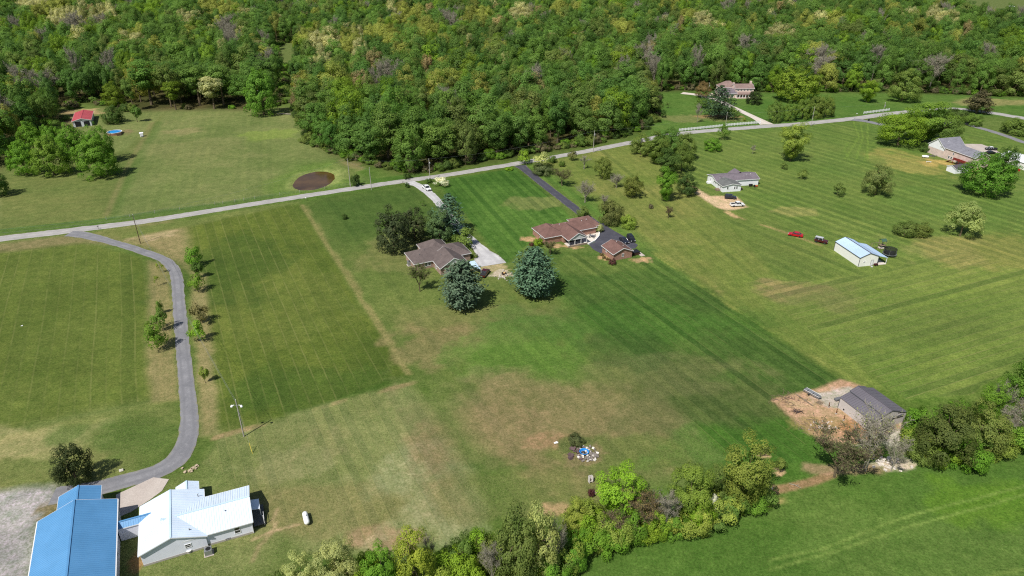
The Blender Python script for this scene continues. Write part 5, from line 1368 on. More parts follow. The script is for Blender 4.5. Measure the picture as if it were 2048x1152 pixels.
MB(T.location).box(Pg.w(3.6, 0, .12), (3.4, 7.4, .24), Pg.yaw).build('porch_slab', m_pale, T)
MB(T.location).box(Pg.w(5.4, 0, .3), (.3, 7.8, .6), Pg.yaw).build('stone_edge', pm('edge_stone', C(138, 124, 106), .9, .2, 2), T)
for t in (-2.2, 0, 2.2): MB(T.location).box(Pg.w(1.72, t, 1.2), (.06, 1.5, 2.0), Pg.yaw).build('glass_door', m_glass, T)
p, y = on_wall(Mn, 'w-', -4.4, 1.6); opening(T, p, y, 1.0, 1.1); p, y = on_wall(A, 'w-', 1.5, 1.6); opening(T, p, y, 1.0, 1.2)
for t in (-1.6, -.3, 1.0): p, y = on_wall(Rt, 'w-', t, 1.35); opening(T, p, y, 1.0, 1.9, bars=2)
vents(T, Mn, ((-4, -.6), (-1.5, -.5), (5, -.8), (7, -.6)), m_trim, rM); vents(T, A, ((-1, 2.2),), m_trim, rA)
fl = [(1170, 470), (1185, 463), (1194, 462), (1199, 467), (1198, 474), (1190, 483), (1178, 489), (1168, 486), (1160, 478)]
T = thing('patio', 'white concrete patio with low curb beside the covered porch', 'patio', at(1182, 475))
pp = [tuple(at(*p)[:2]) for p in fl]
MB(T.location).prism(pp[::-1], -.05, .12).build('slab', pm('white_concrete', C(214, 206, 192), .8, .06, 1), T)
cb = MB(T.location)
for a, b in zip(pp[1:7], pp[2:8]):
    ln = math.dist(a, b); cb.box(((a[0] + b[0]) / 2, (a[1] + b[1]) / 2, .3), (ln, .25, .5), math.atan2(b[1] - a[1], b[0] - a[0]))
cb.build('curb', m_trim, T)
T = thing('patio_table', 'round dark patio table on the white patio', 'table', at(1184, 475) + Vector((0, 0, .12)))
MB().lathe((0, 0, .68), [(.7, 0), (.7, .05)], 16).build('top', m_vent, T); MB().tube([(0, 0, 0), (0, 0, .68)], .06, 8).build('leg', m_vent, T)
for k in range(4):
    a = k * math.pi / 2 + .5; t = thing('patio_chair', 'dark metal chair at the round table on the white patio', 'chair', at(1184, 475) + Vector((1.05 * math.cos(a), 1.05 * math.sin(a), .12)), a, 'chairs round the patio table')
    MB().box((0, 0, .42), (.5, .5, .06)).build('seat', m_vent, t); MB().box((.25, 0, .7), (.05, .5, .5)).build('backrest', m_vent, t)
    for x in (-.2, .2):
        for y in (-.2, .2): MB().box((x, y, .2), (.04, .04, .4)).build('leg', m_vent, t)
# garage
B = Block(35.47, 211.98, -66.6, 4.0, 3.95, 2.5, 4.2)
T = thing('brick_garage', 'small brick garage with brown roof beside the asphalt court', 'garage', base_of(B))
walls(B, T, m_br2); rg = gable_roof(B, T, m_sh2, m_trim, ridge=False); vents(T, B, ((-2, .7), (1.2, 1.4)), m_trim, rg)
p, y = on_wall(B, 'l+', 0, 1.5); opening(T, p, y, .7, 1.0)
p, y = on_wall(B, 'w-', -1, 1.6); opening(T, p, y, .7, .6)
p, y = on_wall(B, 'l-', 0, 1.15); opening(T, p, y, 4.8, 2.2, 'garage_door', pane=m_trim, bars=3)
T = thing('hot_tub', 'dark wooden hot tub with black padded cover beside the brick garage', 'hot tub', at(1270, 508), RAD(-66))
MB().box((0, 0, .5), (2.2, 2.4, 1.0)).build('cabinet', pm('dark_wood', C(66, 46, 38), .7, .2, 3), T); MB().box((0, 0, 1.08), (2.35, 2.55, .16)).build('cover', pm('black_vinyl', C(34, 34, 38), .5, .1, 2), T)
MB().box((.9, 1.6, .04), (3.2, 1.6, .08)).build('pad', m_conc, T)

# ---- white double-wide
m_wsid = siding('white_vinyl', C(232, 232, 234), .2); m_sh3 = shingle('grey_violet_shingles', C(112, 104, 110)); m_sh3b = shingle('grey_shingles', C(104, 106, 104))
B = Block(95.0, 284.8, 10.3, 9.9, 4.75, 2.8, 4.05)
T = thing('double_wide_house', 'long white house with grey roof and front gable, by the dirt drive', 'house', base_of(B))
walls(B, T, m_wsid); rf = gable_roof(B, T, m_sh3, m_trim, ridge=False)
Fr = Block(90.75, 277.4, 100.5, 4.2, 4.4, 2.7, 3.6)
walls(Fr, T, m_wsid); rf3 = gable_roof(Fr, T, m_sh3b, m_trim, ridge=False)
Bk = Block(97.5, 288.2, 100.5, 2.6, 3.0, 2.8, 4.6); gable_roof(Bk, T, m_sh3, None, ridge=False)
for t in (-1.9, 1.2, 2.2): p, y = on_wall(Fr, 'l-', -t, 1.7); opening(T, p, y, .7, 1.1)
for t in (-3.4, -2.0, 1.2): p, y = on_wall(B, 'l-', t, 1.7); opening(T, p, y, .6, 1.0)
for t in (-2.0, .3): p, y = on_wall(Fr, 'w+', t, 1.7); opening(T, p, y, .7, 1.0)
vents(T, B, ((-7, -2), (-2.6, -1), (-1, -2), (3.5, -1.4), (4.2, -2.4)), roof=rf); vents(T, B, ((-7.4, -2.6), (5.5, -1.2), (7.2, -1)), m_trim, rf); vents(T, Fr, ((2, .8), (1.4, -.6)), roof=rf3)
MB(T.location).box(Fr.w(-1.2, 5.0, .35), (2.0, 1.6, .7), Fr.yaw).build('entry_steps', m_wood, T); MB(T.location).box(B.w(-10.4, 1.2, .35), (1.4, 1.6, .7), B.yaw).build('side_steps', m_trim, T); MB(T.location).box(Fr.w(-2.0, -4.9, .35), (1.8, 1.4, .7), Fr.yaw).build('rear_steps', m_wood, T)
T = thing('barbecue_grill', 'black covered grill against the white double-wide wall', 'grill', at(1501, 373), RAD(10)); MB().box((0, 0, .75), (1.5, .7, .6)).build('hood', m_dark, T)
for x in (-.6, .6): MB().box((x, 0, .25), (.08, .5, .5)).build('leg', m_dark, T)
T = thing('lawn_mower', 'orange and black riding mower beside the white double-wide house', 'mower', at(1511, 374), RAD(5))
MB().box((.3, 0, .55), (1.0, .7, .4)).build('bonnet', pm('mower_orange', C(200, 110, 60), .5, .1, 3), T); MB().box((-.5, 0, .7), (.5, .55, .5)).build('seat', m_dark, T); MB().box((-.1, 0, .3), (1.2, 1.1, .2)).build('deck', m_dark, T)
for x, r in ((.6, .2), (-.6, .28)):
    for y in (-.45, .45): MB().lathe((x, y, r), [(r, -.09), (r, .09)], 12, 'x', math.pi / 2).build('wheel', m_dark, T)

# ---- white metal barn, its lean-to, playset and trampoline
m_cream = siding('cream_steel_wall', C(236, 234, 226), .9, True, .94); m_ltblue = metal_roof('light_blue_roof', C(176, 198, 222), .4); m_ltrib = metal_roof('light_blue_rib', C(160, 184, 210), .4)
B = Block(115.03, 209.88, -78.3, 6.65, 3.54, 3.3, 4.7, .12)
T = thing('metal_barn', 'white metal barn with pale blue roof and open lean-to on the right lawn', 'barn', base_of(B))
walls(B, T, m_cream); gable_roof(B, T, m_ltblue, m_graytrim, t=.06, ribs=.6, ribmat=m_ltrib, capmat=m_graytrim)
ln_ = MB(T.location).slab([B.w(-4.4, 3.56, 3.27), B.w(6.65, 3.56, 3.27), B.w(6.65, 7.0, 2.35), B.w(-4.4, 7.0, 2.35)], .06).build('lean_to_roof', m_ltblue, T)
for l in (-4.2, 1.0, 6.45): MB(T.location).box(B.w(l, 6.8, 1.15), (.14, .14, 2.3), B.yaw).build('post', m_trim, T)
MB(T.location).box(B.w(1.2, 5.2, .05), (11, 3.3, .1), B.yaw).build('slab', m_pale, T)
for l, m in ((6.55, -3.44), (-6.55, -3.44), (6.55, 3.44)): MB(T.location).box(B.w(l, m, 1.6), (.12, .12, 3.2), B.yaw).build('corner_trim', m_graytrim, T)
p, y = on_wall(B, 'l+', -1.6, 1.6); opening(T, p, y, .6, .4); p, y = on_wall(B, 'l+', 1.4, 1.05); opening(T, p, y, .9, 2.0, 'door', m_graytrim, m_trim, .06, 0); p, y = on_wall(B, 'w-', -4, 1.6); 
stones('barn_oddments', 'grey oddments along the gable wall of the white metal barn', (1738, 533), 7, 1.2, .6, C(170, 170, 168), 8)
T = thing('barn_mower', 'small dark red mower parked at the gable of the white metal barn', 'mower', at(1751, 531), RAD(20)); MB().box((0, 0, .45), (1.2, .7, .5)).build('body', pm('mower_maroon', C(70, 32, 30), .5, .1, 3), T)
for x in (-.45, .45):
    for y_ in (-.4, .4): MB().lathe((x, y_, .22), [(.22, -.08), (.22, .08)], 12, 'x', math.pi / 2).build('wheel', m_dark, T)
tc = at(1778, 511)
T = thing('trampoline', 'round trampoline enclosed by a black net beside the white metal barn', 'trampoline', tc)
m_net, nt, pb = newmat('net_mesh'); pb.inputs['Base Color'].default_value = (.02, .02, .022, 1); pb.inputs['Alpha'].default_value = .78
nt.links.new(ramp(nt, noise(nt, 9, 2), .35, .65, .65, .95), pb.inputs['Alpha'])
MB().lathe((0, 0, .8), [(2.0, 0), (2.0, .04)], 24).build('jumping_mat', m_dark, T); MB().lathe((0, 0, .76), [(2.0, 0), (2.2, 0), (2.2, .1), (2.0, .1), (2.0, 0)], 24, caps=False).build('frame', m_steel, T)
nb = MB(); nn = 24
nb.add([(2.05 * math.cos(k * 2 * math.pi / nn), 2.05 * math.sin(k * 2 * math.pi / nn), z) for z in (.8, 2.6) for k in range(nn)], [(k, (k + 1) % nn, nn + (k + 1) % nn, nn + k) for k in range(nn)]); nb.build('net', m_net, T)
for k in range(6):
    a = k * math.pi / 3; MB().tube([(2.15 * math.cos(a), 2.15 * math.sin(a), 0), (2.15 * math.cos(a), 2.15 * math.sin(a), 2.65)], .035, 6).build('pole', m_steel, T)
pc = at(1762, 497)
T = thing('playset', 'wooden play tower with green canopy and swing beam behind the white metal barn', 'playset', pc, RAD(12))
for x in (-.8, .8):
    for y_ in (-.7, .7): MB().box((x, y_, 1.6), (.12, .12, 3.2)).build('post', m_wood, T)
MB().box((0, 0, 1.4), (1.8, 1.6, .1)).build('platform', m_wood, T); MB().box((0, 0, .35), (1.7, 1.5, .35)).build('sand_box', m_pale, T)
MB().slab([(-1, -.95, 3.0), (1, -.95, 3.0), (1, 0, 3.7), (-1, 0, 3.7)], .05).slab([(-1, 0, 3.7), (1, 0, 3.7), (1, .95, 3.0), (-1, .95, 3.0)], .05).build('canopy', pm('green_canvas', C(62, 92, 74), .8, .1, 3), T)
MB().tube([(-.8, 0, 2.4), (-4.2, 0, 2.4)], .07, 6).build('swing_beam', m_wood, T)
for y_ in (-.9, .9): MB().tube([(-4.2, 0, 2.4), (-4.3, y_, 0)], .06, 6).build('swing_leg', m_wood, T)
for x in (-2, -3.1):
    s_ = MB().box((x, 0, .5), (.5, .22, .05)).build('swing', m_dark, T)
    for y_ in (-.08, .08): MB().tube([(x, y_, .5), (x, y_, 2.4)], .012, 4).build('chain', m_steel, s_)
MB().slab([(.8, -.3, 1.4), (2.8, -.3, .2), (2.8, .3, .2), (.8, .3, 1.4)], .06).build('slide', pm('slide_grey', C(120, 116, 112), .4, .1, 3), T)

# ---- grey metal barn in the bare yard
m_gw = siding('warm_grey_steel_wall', C(190, 184, 180), .9, True, .9); m_gr = metal_roof('dark_grey_roof', C(98, 94, 100), .5); m_grr = metal_roof('dark_grey_rib', C(86, 82, 88), .5)
B = Block(82.0, 126.3, -68.8, 4.9, 5.0, 2.9, 4.75, .1)
T = thing('grey_barn', 'grey metal barn with raised centre roof in the bare dirt yard', 'barn', base_of(B))
walls(Block(82.0, 126.3, -68.8, 4.8, 4.95, 2.85, 3.0, .06), T, m_gw, False)
Ct = Block(82.0, 126.3, -68.8, 4.9, 2.3, 4.0, 4.8, .1); walls(Ct, T, m_gw); gable_roof(Ct, T, m_gr, m_graytrim, t=.06, ribs=.6, ribmat=m_grr)
for sgn in (-1, 1):
    q = [B.w(-4.9, sgn * 5.05, 2.9), B.w(4.9, sgn * 5.05, 2.9), B.w(4.9, sgn * 2.2, 3.72), B.w(-4.9, sgn * 2.2, 3.72)]
    lr = MB(T.location).slab(q if sgn < 0 else q[::-1], .06).build('lean_roof', m_gr, T)
    rb = MB(T.location); sl = math.atan2(.82, 2.85)
    for i in range(17): rb.box(B.w(-4.85 + i * .606, sgn * 3.62, 3.335), (.05, 2.9, .045), B.yaw, Matrix.Rotation(-sgn * sl, 3, 'X'))
    kind(rb.build('roof_ribs', m_grr, lr), 'stuff')
p, y = on_wall(B, 'l+', .2, 1.2); MB(T.location).box(p + Vector((math.cos(y), math.sin(y), 0)) * .06, (.08, 1.9, 2.3), y).build('sliding_door', m_graytrim, T)
MB(T.location).box(B.w(5.0, .4, 2.72), (.18, 6.6, .3), B.yaw).build('door_track', m_graytrim, T)
p, y = on_wall(B, 'l-', 1.5, 1.2); MB(T.location).box(p + Vector((math.cos(y), math.sin(y), 0)) * .04, (.06, 2.6, 2.3), y).build('rear_door', m_trim, T)
p, y = on_wall(B, 'w-', -3.1, .6); opening(T, p, y, .3, .25, 'vent', m_dark, m_dark, .04, 0)
for l in (-4.75, 4.75): MB(T.location).box(B.w(l, -4.94, 1.4), (.1, .1, 2.8), B.yaw).build('corner_trim', m_graytrim, T)
# ---- brick ranch at the right edge
m_pink = brick_mat('pink_brick', C(206, 182, 170), C(194, 168, 156), C(212, 200, 192)); m_sh4 = shingle('slate_grey_shingles', C(122, 122, 130)); m_wg = siding('white_gable', C(232, 232, 234), .2)
d0, d1 = at(1897, 293, 4.2), at(1935, 307, 4.2)
yw = math.degrees(math.atan2(d1.y - d0.y, d1.x - d0.x))
Lg = Block(200.6, 322.6, 30.0, 5.6, 4.0, 4.3, 6.7)
T = thing('split_level_house', 'pale brick house with slate grey roof and red deck at the right edge', 'house', (203, 320, 0))
e0, e1 = at(1853, 304.5), at(1884, 316)
yg = math.atan2(e1.y - e0.y, e1.x - e0.x)                                 # along the gable wall
cx_, cy_ = (e0.x + e1.x) / 2, (e0.y + e1.y) / 2
gW = math.dist(e0[:2], e1[:2]) / 2
ax = yg + math.pi / 2
Lg = Block(cx_ + 6 * math.cos(ax), cy_ + 6 * math.sin(ax), math.degrees(ax), 6.2, gW + .35, 4.4, 8.2)
walls(Lg, T, m_pink); gable_roof(Lg, T, m_sh4, m_trim, ridge=False)
MB(T.location).add([Lg.w(-Lg.L + .33, gW, 3.2), Lg.w(-Lg.L + .33, -gW, 3.2), Lg.w(-Lg.L + .33, -gW, 4.45), Lg.w(-Lg.L + .33, 0, 7.9), Lg.w(-Lg.L + .33, gW, 4.45)], [(0, 1, 2, 3, 4)]).build('gable_panel', m_wg, T)
Mr = Block(cx_ + 12.0 * math.cos(yg) + 4.6 * math.cos(ax), cy_ + 12.0 * math.sin(yg) + 4.6 * math.sin(ax), math.degrees(yg), 10.0, 4.6, 5.0, 7.2)
walls(Mr, T, m_pink); rr_ = gable_roof(Mr, T, m_sh4, m_trim, ridge=False); vents(T, Mr, ((-4, -1.5), (-1, -2), (3, -1.8)), roof=rr_)
for t in (-4.0, -2.6, -1.2): p, y = on_wall(Mr, 'w-', t, 1.4); opening(T, p, y, .8, 1.2)
p, y = on_wall(Mr, 'w-', -2.0, 3.5); opening(T, p, y, .7, .9)
m_red = pm('red_stain', C(124, 44, 38), .7, .2, 3)
dk = MB(T.location).box(Mr.w(4.6, -6.0, 2.2), (6.5, 3.0, .15), Mr.yaw).build('deck', m_red, T)
for l in (1.5, 4.6, 7.7):
    MB(T.location).box(Mr.w(l, -7.4, 1.1), (.15, .15, 2.2), Mr.yaw).build('deck_post', m_red, dk)
MB(T.location).box(Mr.w(4.6, -7.45, 2.75), (6.5, .08, .9), Mr.yaw).build('deck_rail', m_red, dk)
MB(T.location).slab([Mr.w(1.3, -7.4, 2.2), Mr.w(1.3, -5.8, 2.2), Mr.w(-2.4, -5.8, .1), Mr.w(-2.4, -7.4, .1)], .15).build('deck_stair', m_red, dk)
# its shed, the white building and the tank
B = Block(*at(1914, 343)[:2], math.degrees(yg) - 90, 4.0, 2.6, 2.3, 3.4, .2)
T = thing('garden_shed', 'white shed with dark roof half hidden by the broad maple', 'shed', base_of(B)); walls(B, T, m_wsid); gable_roof(B, T, shingle('dark_shingles', C(84, 80, 84)), m_trim, ridge=False)
q0 = at(2026, 338); B = Block(q0.x + 7.2, q0.y + 5.5, math.degrees(yg), 8.0, 5.5, 3.2, 4.6, .2)
T = thing('white_outbuilding', 'white metal building cut by the right edge beside the dark round tree', 'building', base_of(B)); walls(B, T, m_cream); gable_roof(B, T, metal_roof('bright_white_roof', C(226, 228, 230), .4), m_trim, t=.06, ribs=.6)
p, y = on_wall(B, 'w-', -4, 1.2); opening(T, p, y, .9, 1.6, 'door', bars=0)
propane(at(1850, 316), RAD(-25), 'white propane tank on the yellowed grass left of the split-level house', 3.0, .5)
T = thing('yard_bench', 'narrow pale bench on the grass below the far propane tank', 'bench', at(1857, 325), RAD(-15)); MB().box((0, 0, .42), (2.2, .4, .08)).build('seat', m_trim, T)
for x in (-.9, .9): MB().box((x, 0, .2), (.08, .35, .4)).build('leg', m_trim, T)
stones('wall_clutter', 'dark oddments on the grass against the split-level gable wall', (1864, 312), 8, .9, .8, C(96, 92, 90), 12)
T = thing('red_barrel', 'red barrel in front of the white building at the right edge', 'barrel', at(2037, 342)); MB().lathe((0, 0, 0), [(.5, 0), (.56, .3), (.56, .7), (.5, 1.0), (.44, 1.02)], 16).build('drum', pm('red_paint', C(170, 30, 36), .4, .1, 3), T); MB().lathe((0, 0, 1.02), [(.2, 0), (.2, .06)], 10).build('lid', m_dark, T)

# ---- two-storey house in the distance
m_cr = brick_mat('cream_brick', C(212, 186, 174), C(196, 170, 158), C(214, 200, 190)); m_sh5 = shingle('mauve_shingles', C(132, 112, 106))
f0, f1 = at(1469, 195), at(1506, 195.5)
yf = math.atan2(f1.y - f0.y, f1.x - f0.x) + RAD(6); hw = math.dist(f0[:2], f1[:2]) / 2
vx, vy = -math.sin(yf), math.cos(yf)
mid = ((f0.x + f1.x) / 2, (f0.y + f1.y) / 2)
B = Block(mid[0] + vx * 4.6, mid[1] + vy * 4.6, math.degrees(yf), hw + .4, 4.6, 5.6, 7.8)
T = thing('two_storey_house', 'pale brick two-storey house with mauve roof at the wood edge', 'house', base_of(B))
walls(B, T, m_cr); rf = gable_roof(B, T, m_sh5, m_trim, ridge=False)
MB(T.location).slab([B.w(-hw + .2, -4.35, 3.3), B.w(-hw + .2, -7.0, 2.5), B.w(hw - 1.6, -7.0, 2.5), B.w(hw - 1.6, -4.35, 3.3)], .12).build('porch_roof', m_sh5, T)
for k in range(6): MB(T.location).box(B.w(-hw + .4 + k * (2 * hw - 2.2) / 5, -6.8, 1.25), (.28, .28, 2.5), B.yaw).build('porch_column', m_trim, T)
MB(T.location).box(B.w(-.7, -5.8, .2), (2 * hw - 1.4, 2.8, .4), B.yaw).build('porch_floor', m_cr, T)
for k in range(5): p, y = on_wall(B, 'w-', -hw + 1.6 + k * (2 * hw - 3.4) / 4, 4.75); opening(T, p, y, 1.1, 1.0)
for k in range(4): p, y = on_wall(B, 'w-', -hw + 2 + k * (2 * hw - 4) / 3, 1.5); opening(T, p, y, 1.1, 1.7)
MB(T.location).box(B.w(hw - .8, .6, 4.6), (1.0, 1.6, 9.2), B.yaw).build('chimney', m_cr, T); MB(T.location).box(B.w(-hw + .2, 1.2, 4.1), (.9, 1.6, 8.2), B.yaw).build('chimney', m_cr, T)
Lw = Block(B.w(-hw - 5.2, -1.6).x, B.w(-hw - 5.2, -1.6).y, math.degrees(yf), 6.0, 4.4, 2.9, 5.2)
walls(Lw, T, m_cr); gable_roof(Lw, T, m_sh3, m_trim, ridge=False)
Bw = Block(B.w(-hw - 2.0, 6.5).x, B.w(-hw - 2.0, 6.5).y, math.degrees(yf), 6.0, 4.6, 5.0, 8.4); walls(Bw, T, m_cr, False); hip_roof(Bw, T, m_sh5, m_trim)
for t in (-3, 0, 3): p, y = on_wall(Lw, 'w-', t, 1.4); opening(T, p, y, 1.3, 1.8)
for t in (-5, -2): MB(T.location).box(Lw.w(t, -5.3, 1.3), (.28, .28, 2.6), Lw.yaw).build('porch_column', m_trim, T)
T = thing('camper_awning', 'cream canopy tent at the left end of the two-storey house', 'canopy', at(1422, 196), yf)
MB().add([(-2, -2, 2.0), (2, -2, 2.0), (2, 2, 2.0), (-2, 2, 2.0), (0, 0, 3.2)], [(0, 1, 4), (1, 2, 4), (2, 3, 4), (3, 0, 4)]).build('canopy_top', pm('cream_canvas', C(226, 204, 182), .8, .05, 2), T)
for x in (-1.9, 1.9):
    for y_ in (-1.9, 1.9): MB().tube([(x, y_, 0), (x, y_, 2.0)], .05, 6).build('pole', m_trim, T)

# ---- red-roofed barn, pool, red building
m_rroof = metal_roof('red_metal_roof', C(176, 76, 82), .45); m_rrib = metal_roof('red_metal_rib', C(160, 62, 70), .45)
B = Block(-239.8, 386.4, 115.1, 11.0, 4.75, 3.25, 4.5)
T = thing('red_roofed_barn', 'white barn with red metal roof behind the maple grove', 'barn', base_of(B)); walls(B, T, m_whitewall); gable_roof(B, T, m_rroof, m_trim, ribs=.9, ribmat=m_rrib)
for t in (-2.2, 2.0): p, y = on_wall(B, 'l-', t, 1.5); MB(T.location).box(p + Vector((math.cos(y), math.sin(y), 0)) * .04, (.06, 2.8, 2.6), y).build('bay_opening', m_dark, T)
p, y = on_wall(B, 'l-', 0, 3.4); MB(T.location).lathe(p + Vector((math.cos(y), math.sin(y), 0)) * .15, [(.12, -.2), (.2, 0), (.2, .15)], 10).build('barn_lamp', m_vent, T)
pc = at(230, 268)
T = thing('above_ground_pool', 'round above-ground pool with bright blue water beside the maple grove', 'pool', pc)
MB().lathe((0, 0, 0), [(3.6, 0), (3.6, 1.25), (3.42, 1.25), (3.42, .4)], 32).build('pool_wall', pm('tan_pool_wall', C(150, 110, 92), .6, .1, 2), T)
MB().lathe((0, 0, 1.25), [(3.72, 0), (3.72, .1), (3.38, .1), (3.38, 0)], 32, caps=False).build('rim', m_trim, T)
mw, nt, pb = newmat('pool_water'); nt.links.new(mixcol(nt, ramp(nt, noise(nt, .8, 3), .3, .7), C(20, 130, 205), C(40, 156, 224)), pb.inputs['Base Color']); pb.inputs['Roughness'].default_value = .05
MB().lathe((0, 0, 1.05), [(3.42, 0), (3.42, .06)], 32).build('water', mw, T)
MB().box((3.6, -2.6, .65), (2.2, 1.8, 1.3), .6).build('deck', pm('pool_deck', C(104, 82, 66), .8, .2, 3), T)
for x in (4.0, 4.7): MB().tube([(x, -3.0, 0), (x, -3.0, 2.0), (x - .2, -2.4, 2.1)], .05, 6).build('ladder_rail', m_vent, T)
T = thing('well_house', 'small white pump housing on the pasture fence line', 'pump house', at(284, 273), RAD(20))
MB().box((0, 0, .9), (1.5, 1.3, 1.8)).build('housing', m_trim, T); MB().slab([(-.95, -.8, 1.8), (.95, -.8, 1.8), (.95, .8, 2.1), (-.95, .8, 2.1)], .08).build('lid', m_trim, T); MB().box((.2, -1.2, .3), (.8, .8, .6)).build('drum', m_steel, T)
B = Block(*at(513, 188)[:2], 20, 7.0, 4.0, 3.0, 5.0); T = thing('red_building', 'small building with bright red roof glimpsed behind the pasture maple', 'building', base_of(B)); walls(B, T, m_whitewall); gable_roof(B, T, metal_roof('bright_red_roof', C(186, 34, 30), .5), m_trim, ribs=.9)
T = thing('fallen_log', 'long pale log on the ground at the pasture edge by the wood', 'log', at(569, 229), RAD(-6)); MB().tube([(-4.2, 0, .35), (0, .1, .38), (4.0, -.1, .3)], [.34, .38, .26], 9).build('log_body', M_PALEBARK, T); MB().tube([(1.0, 0, .4), (1.8, .6, .9)], [.12, .05], 6).build('branch_stub', M_PALEBARK, T)

# ================================================================ VEHICLES
m_tyre = pm('tyre_rubber', (.018, .018, .019), .85, .1, 6); m_rim = pm('wheel_alloy', C(150, 152, 156), .35, .1, 6, metal=.7)
m_lamp = pm('lamp_glass', C(226, 228, 224), .15, .03, 6); m_tail = pm('tail_lamp', C(150, 20, 22), .2, .05, 6); m_plas = pm('black_plastic', (.03, .03, .032), .6, .1, 5)
m_auto, nt, pb = newmat('car_glass'); nt.links.new(mixcol(nt, ramp(nt, noise(nt, 2, 2), .3, .7), (.012, .014, .017), (.03, .034, .04)), pb.inputs['Base Color']); pb.inputs['Roughness'].default_value = .06; pb.inputs['Specular IOR Level'].default_value = .7
def paint(name, c):
    m = pm(name, c, .28, .04, 1.5, .05, 0.0, .5); m.node_tree.nodes['Principled BSDF'].inputs['Coat Weight'].default_value = .4
    return m
def loft(mb, prof, ws):
    """side outline (x, z) skinned across the given half widths: (y, inset) sections"""
    cxp = sum(p[0] for p in prof) / len(prof); czp = sum(p[1] for p in prof) / len(prof)
    n = len(prof); vs = []
    for y, s in ws: vs += [(cxp + (x - cxp) * s, y, czp + (z - czp) * s) for x, z in prof]
    fs = [(i * n + k, i * n + (k + 1) % n, (i + 1) * n + (k + 1) % n, (i + 1) * n + k) for i in range(len(ws) - 1) for k in range(n)]
    fs += [tuple(range(n - 1, -1, -1)), tuple(range((len(ws) - 1) * n, len(ws) * n))]
    return mb.add(vs, [tuple(reversed(f)) for f in fs])
CARS = {  # half length, half width, lower body outline, cabin (base front/rear x, top front/rear x, base z, top z), wheel x, wheel radius
    'sedan': (2.35, .90, [(-2.35, .35), (-2.35, .75), (-2.2, .95), (-1.6, 1.0), (1.0, .98), (2.0, .86), (2.35, .65), (2.35, .35)], (1.05, -1.75, .35, -1.0, .97, 1.45), (1.45, -1.4), .33),
    'suv': (2.35, .95, [(-2.35, .42), (-2.35, .9), (-2.28, 1.12), (1.1, 1.1), (2.1, 1.0), (2.35, .75), (2.35, .42)], (1.15, -2.25, .5, -1.95, 1.08, 1.75), (1.45, -1.4), .37),
    'jeep': (2.15, .85, [(-2.0, .5), (-2.0, 1.12), (.7, 1.12), (2.0, 1.05), (2.1, .8), (2.1, .5)], (.62, -1.95, .45, -1.9, 1.1, 1.85), (1.35, -1.3), .40),
    'pickup': (2.85, .98, [(-2.85, .5), (-2.85, 1.12), (1.35, 1.12), (2.5, 1.06), (2.85, .85), (2.85, .5)], (1.45, -.75, .85, -.55, 1.1, 1.85), (1.85, -1.75), .40)}
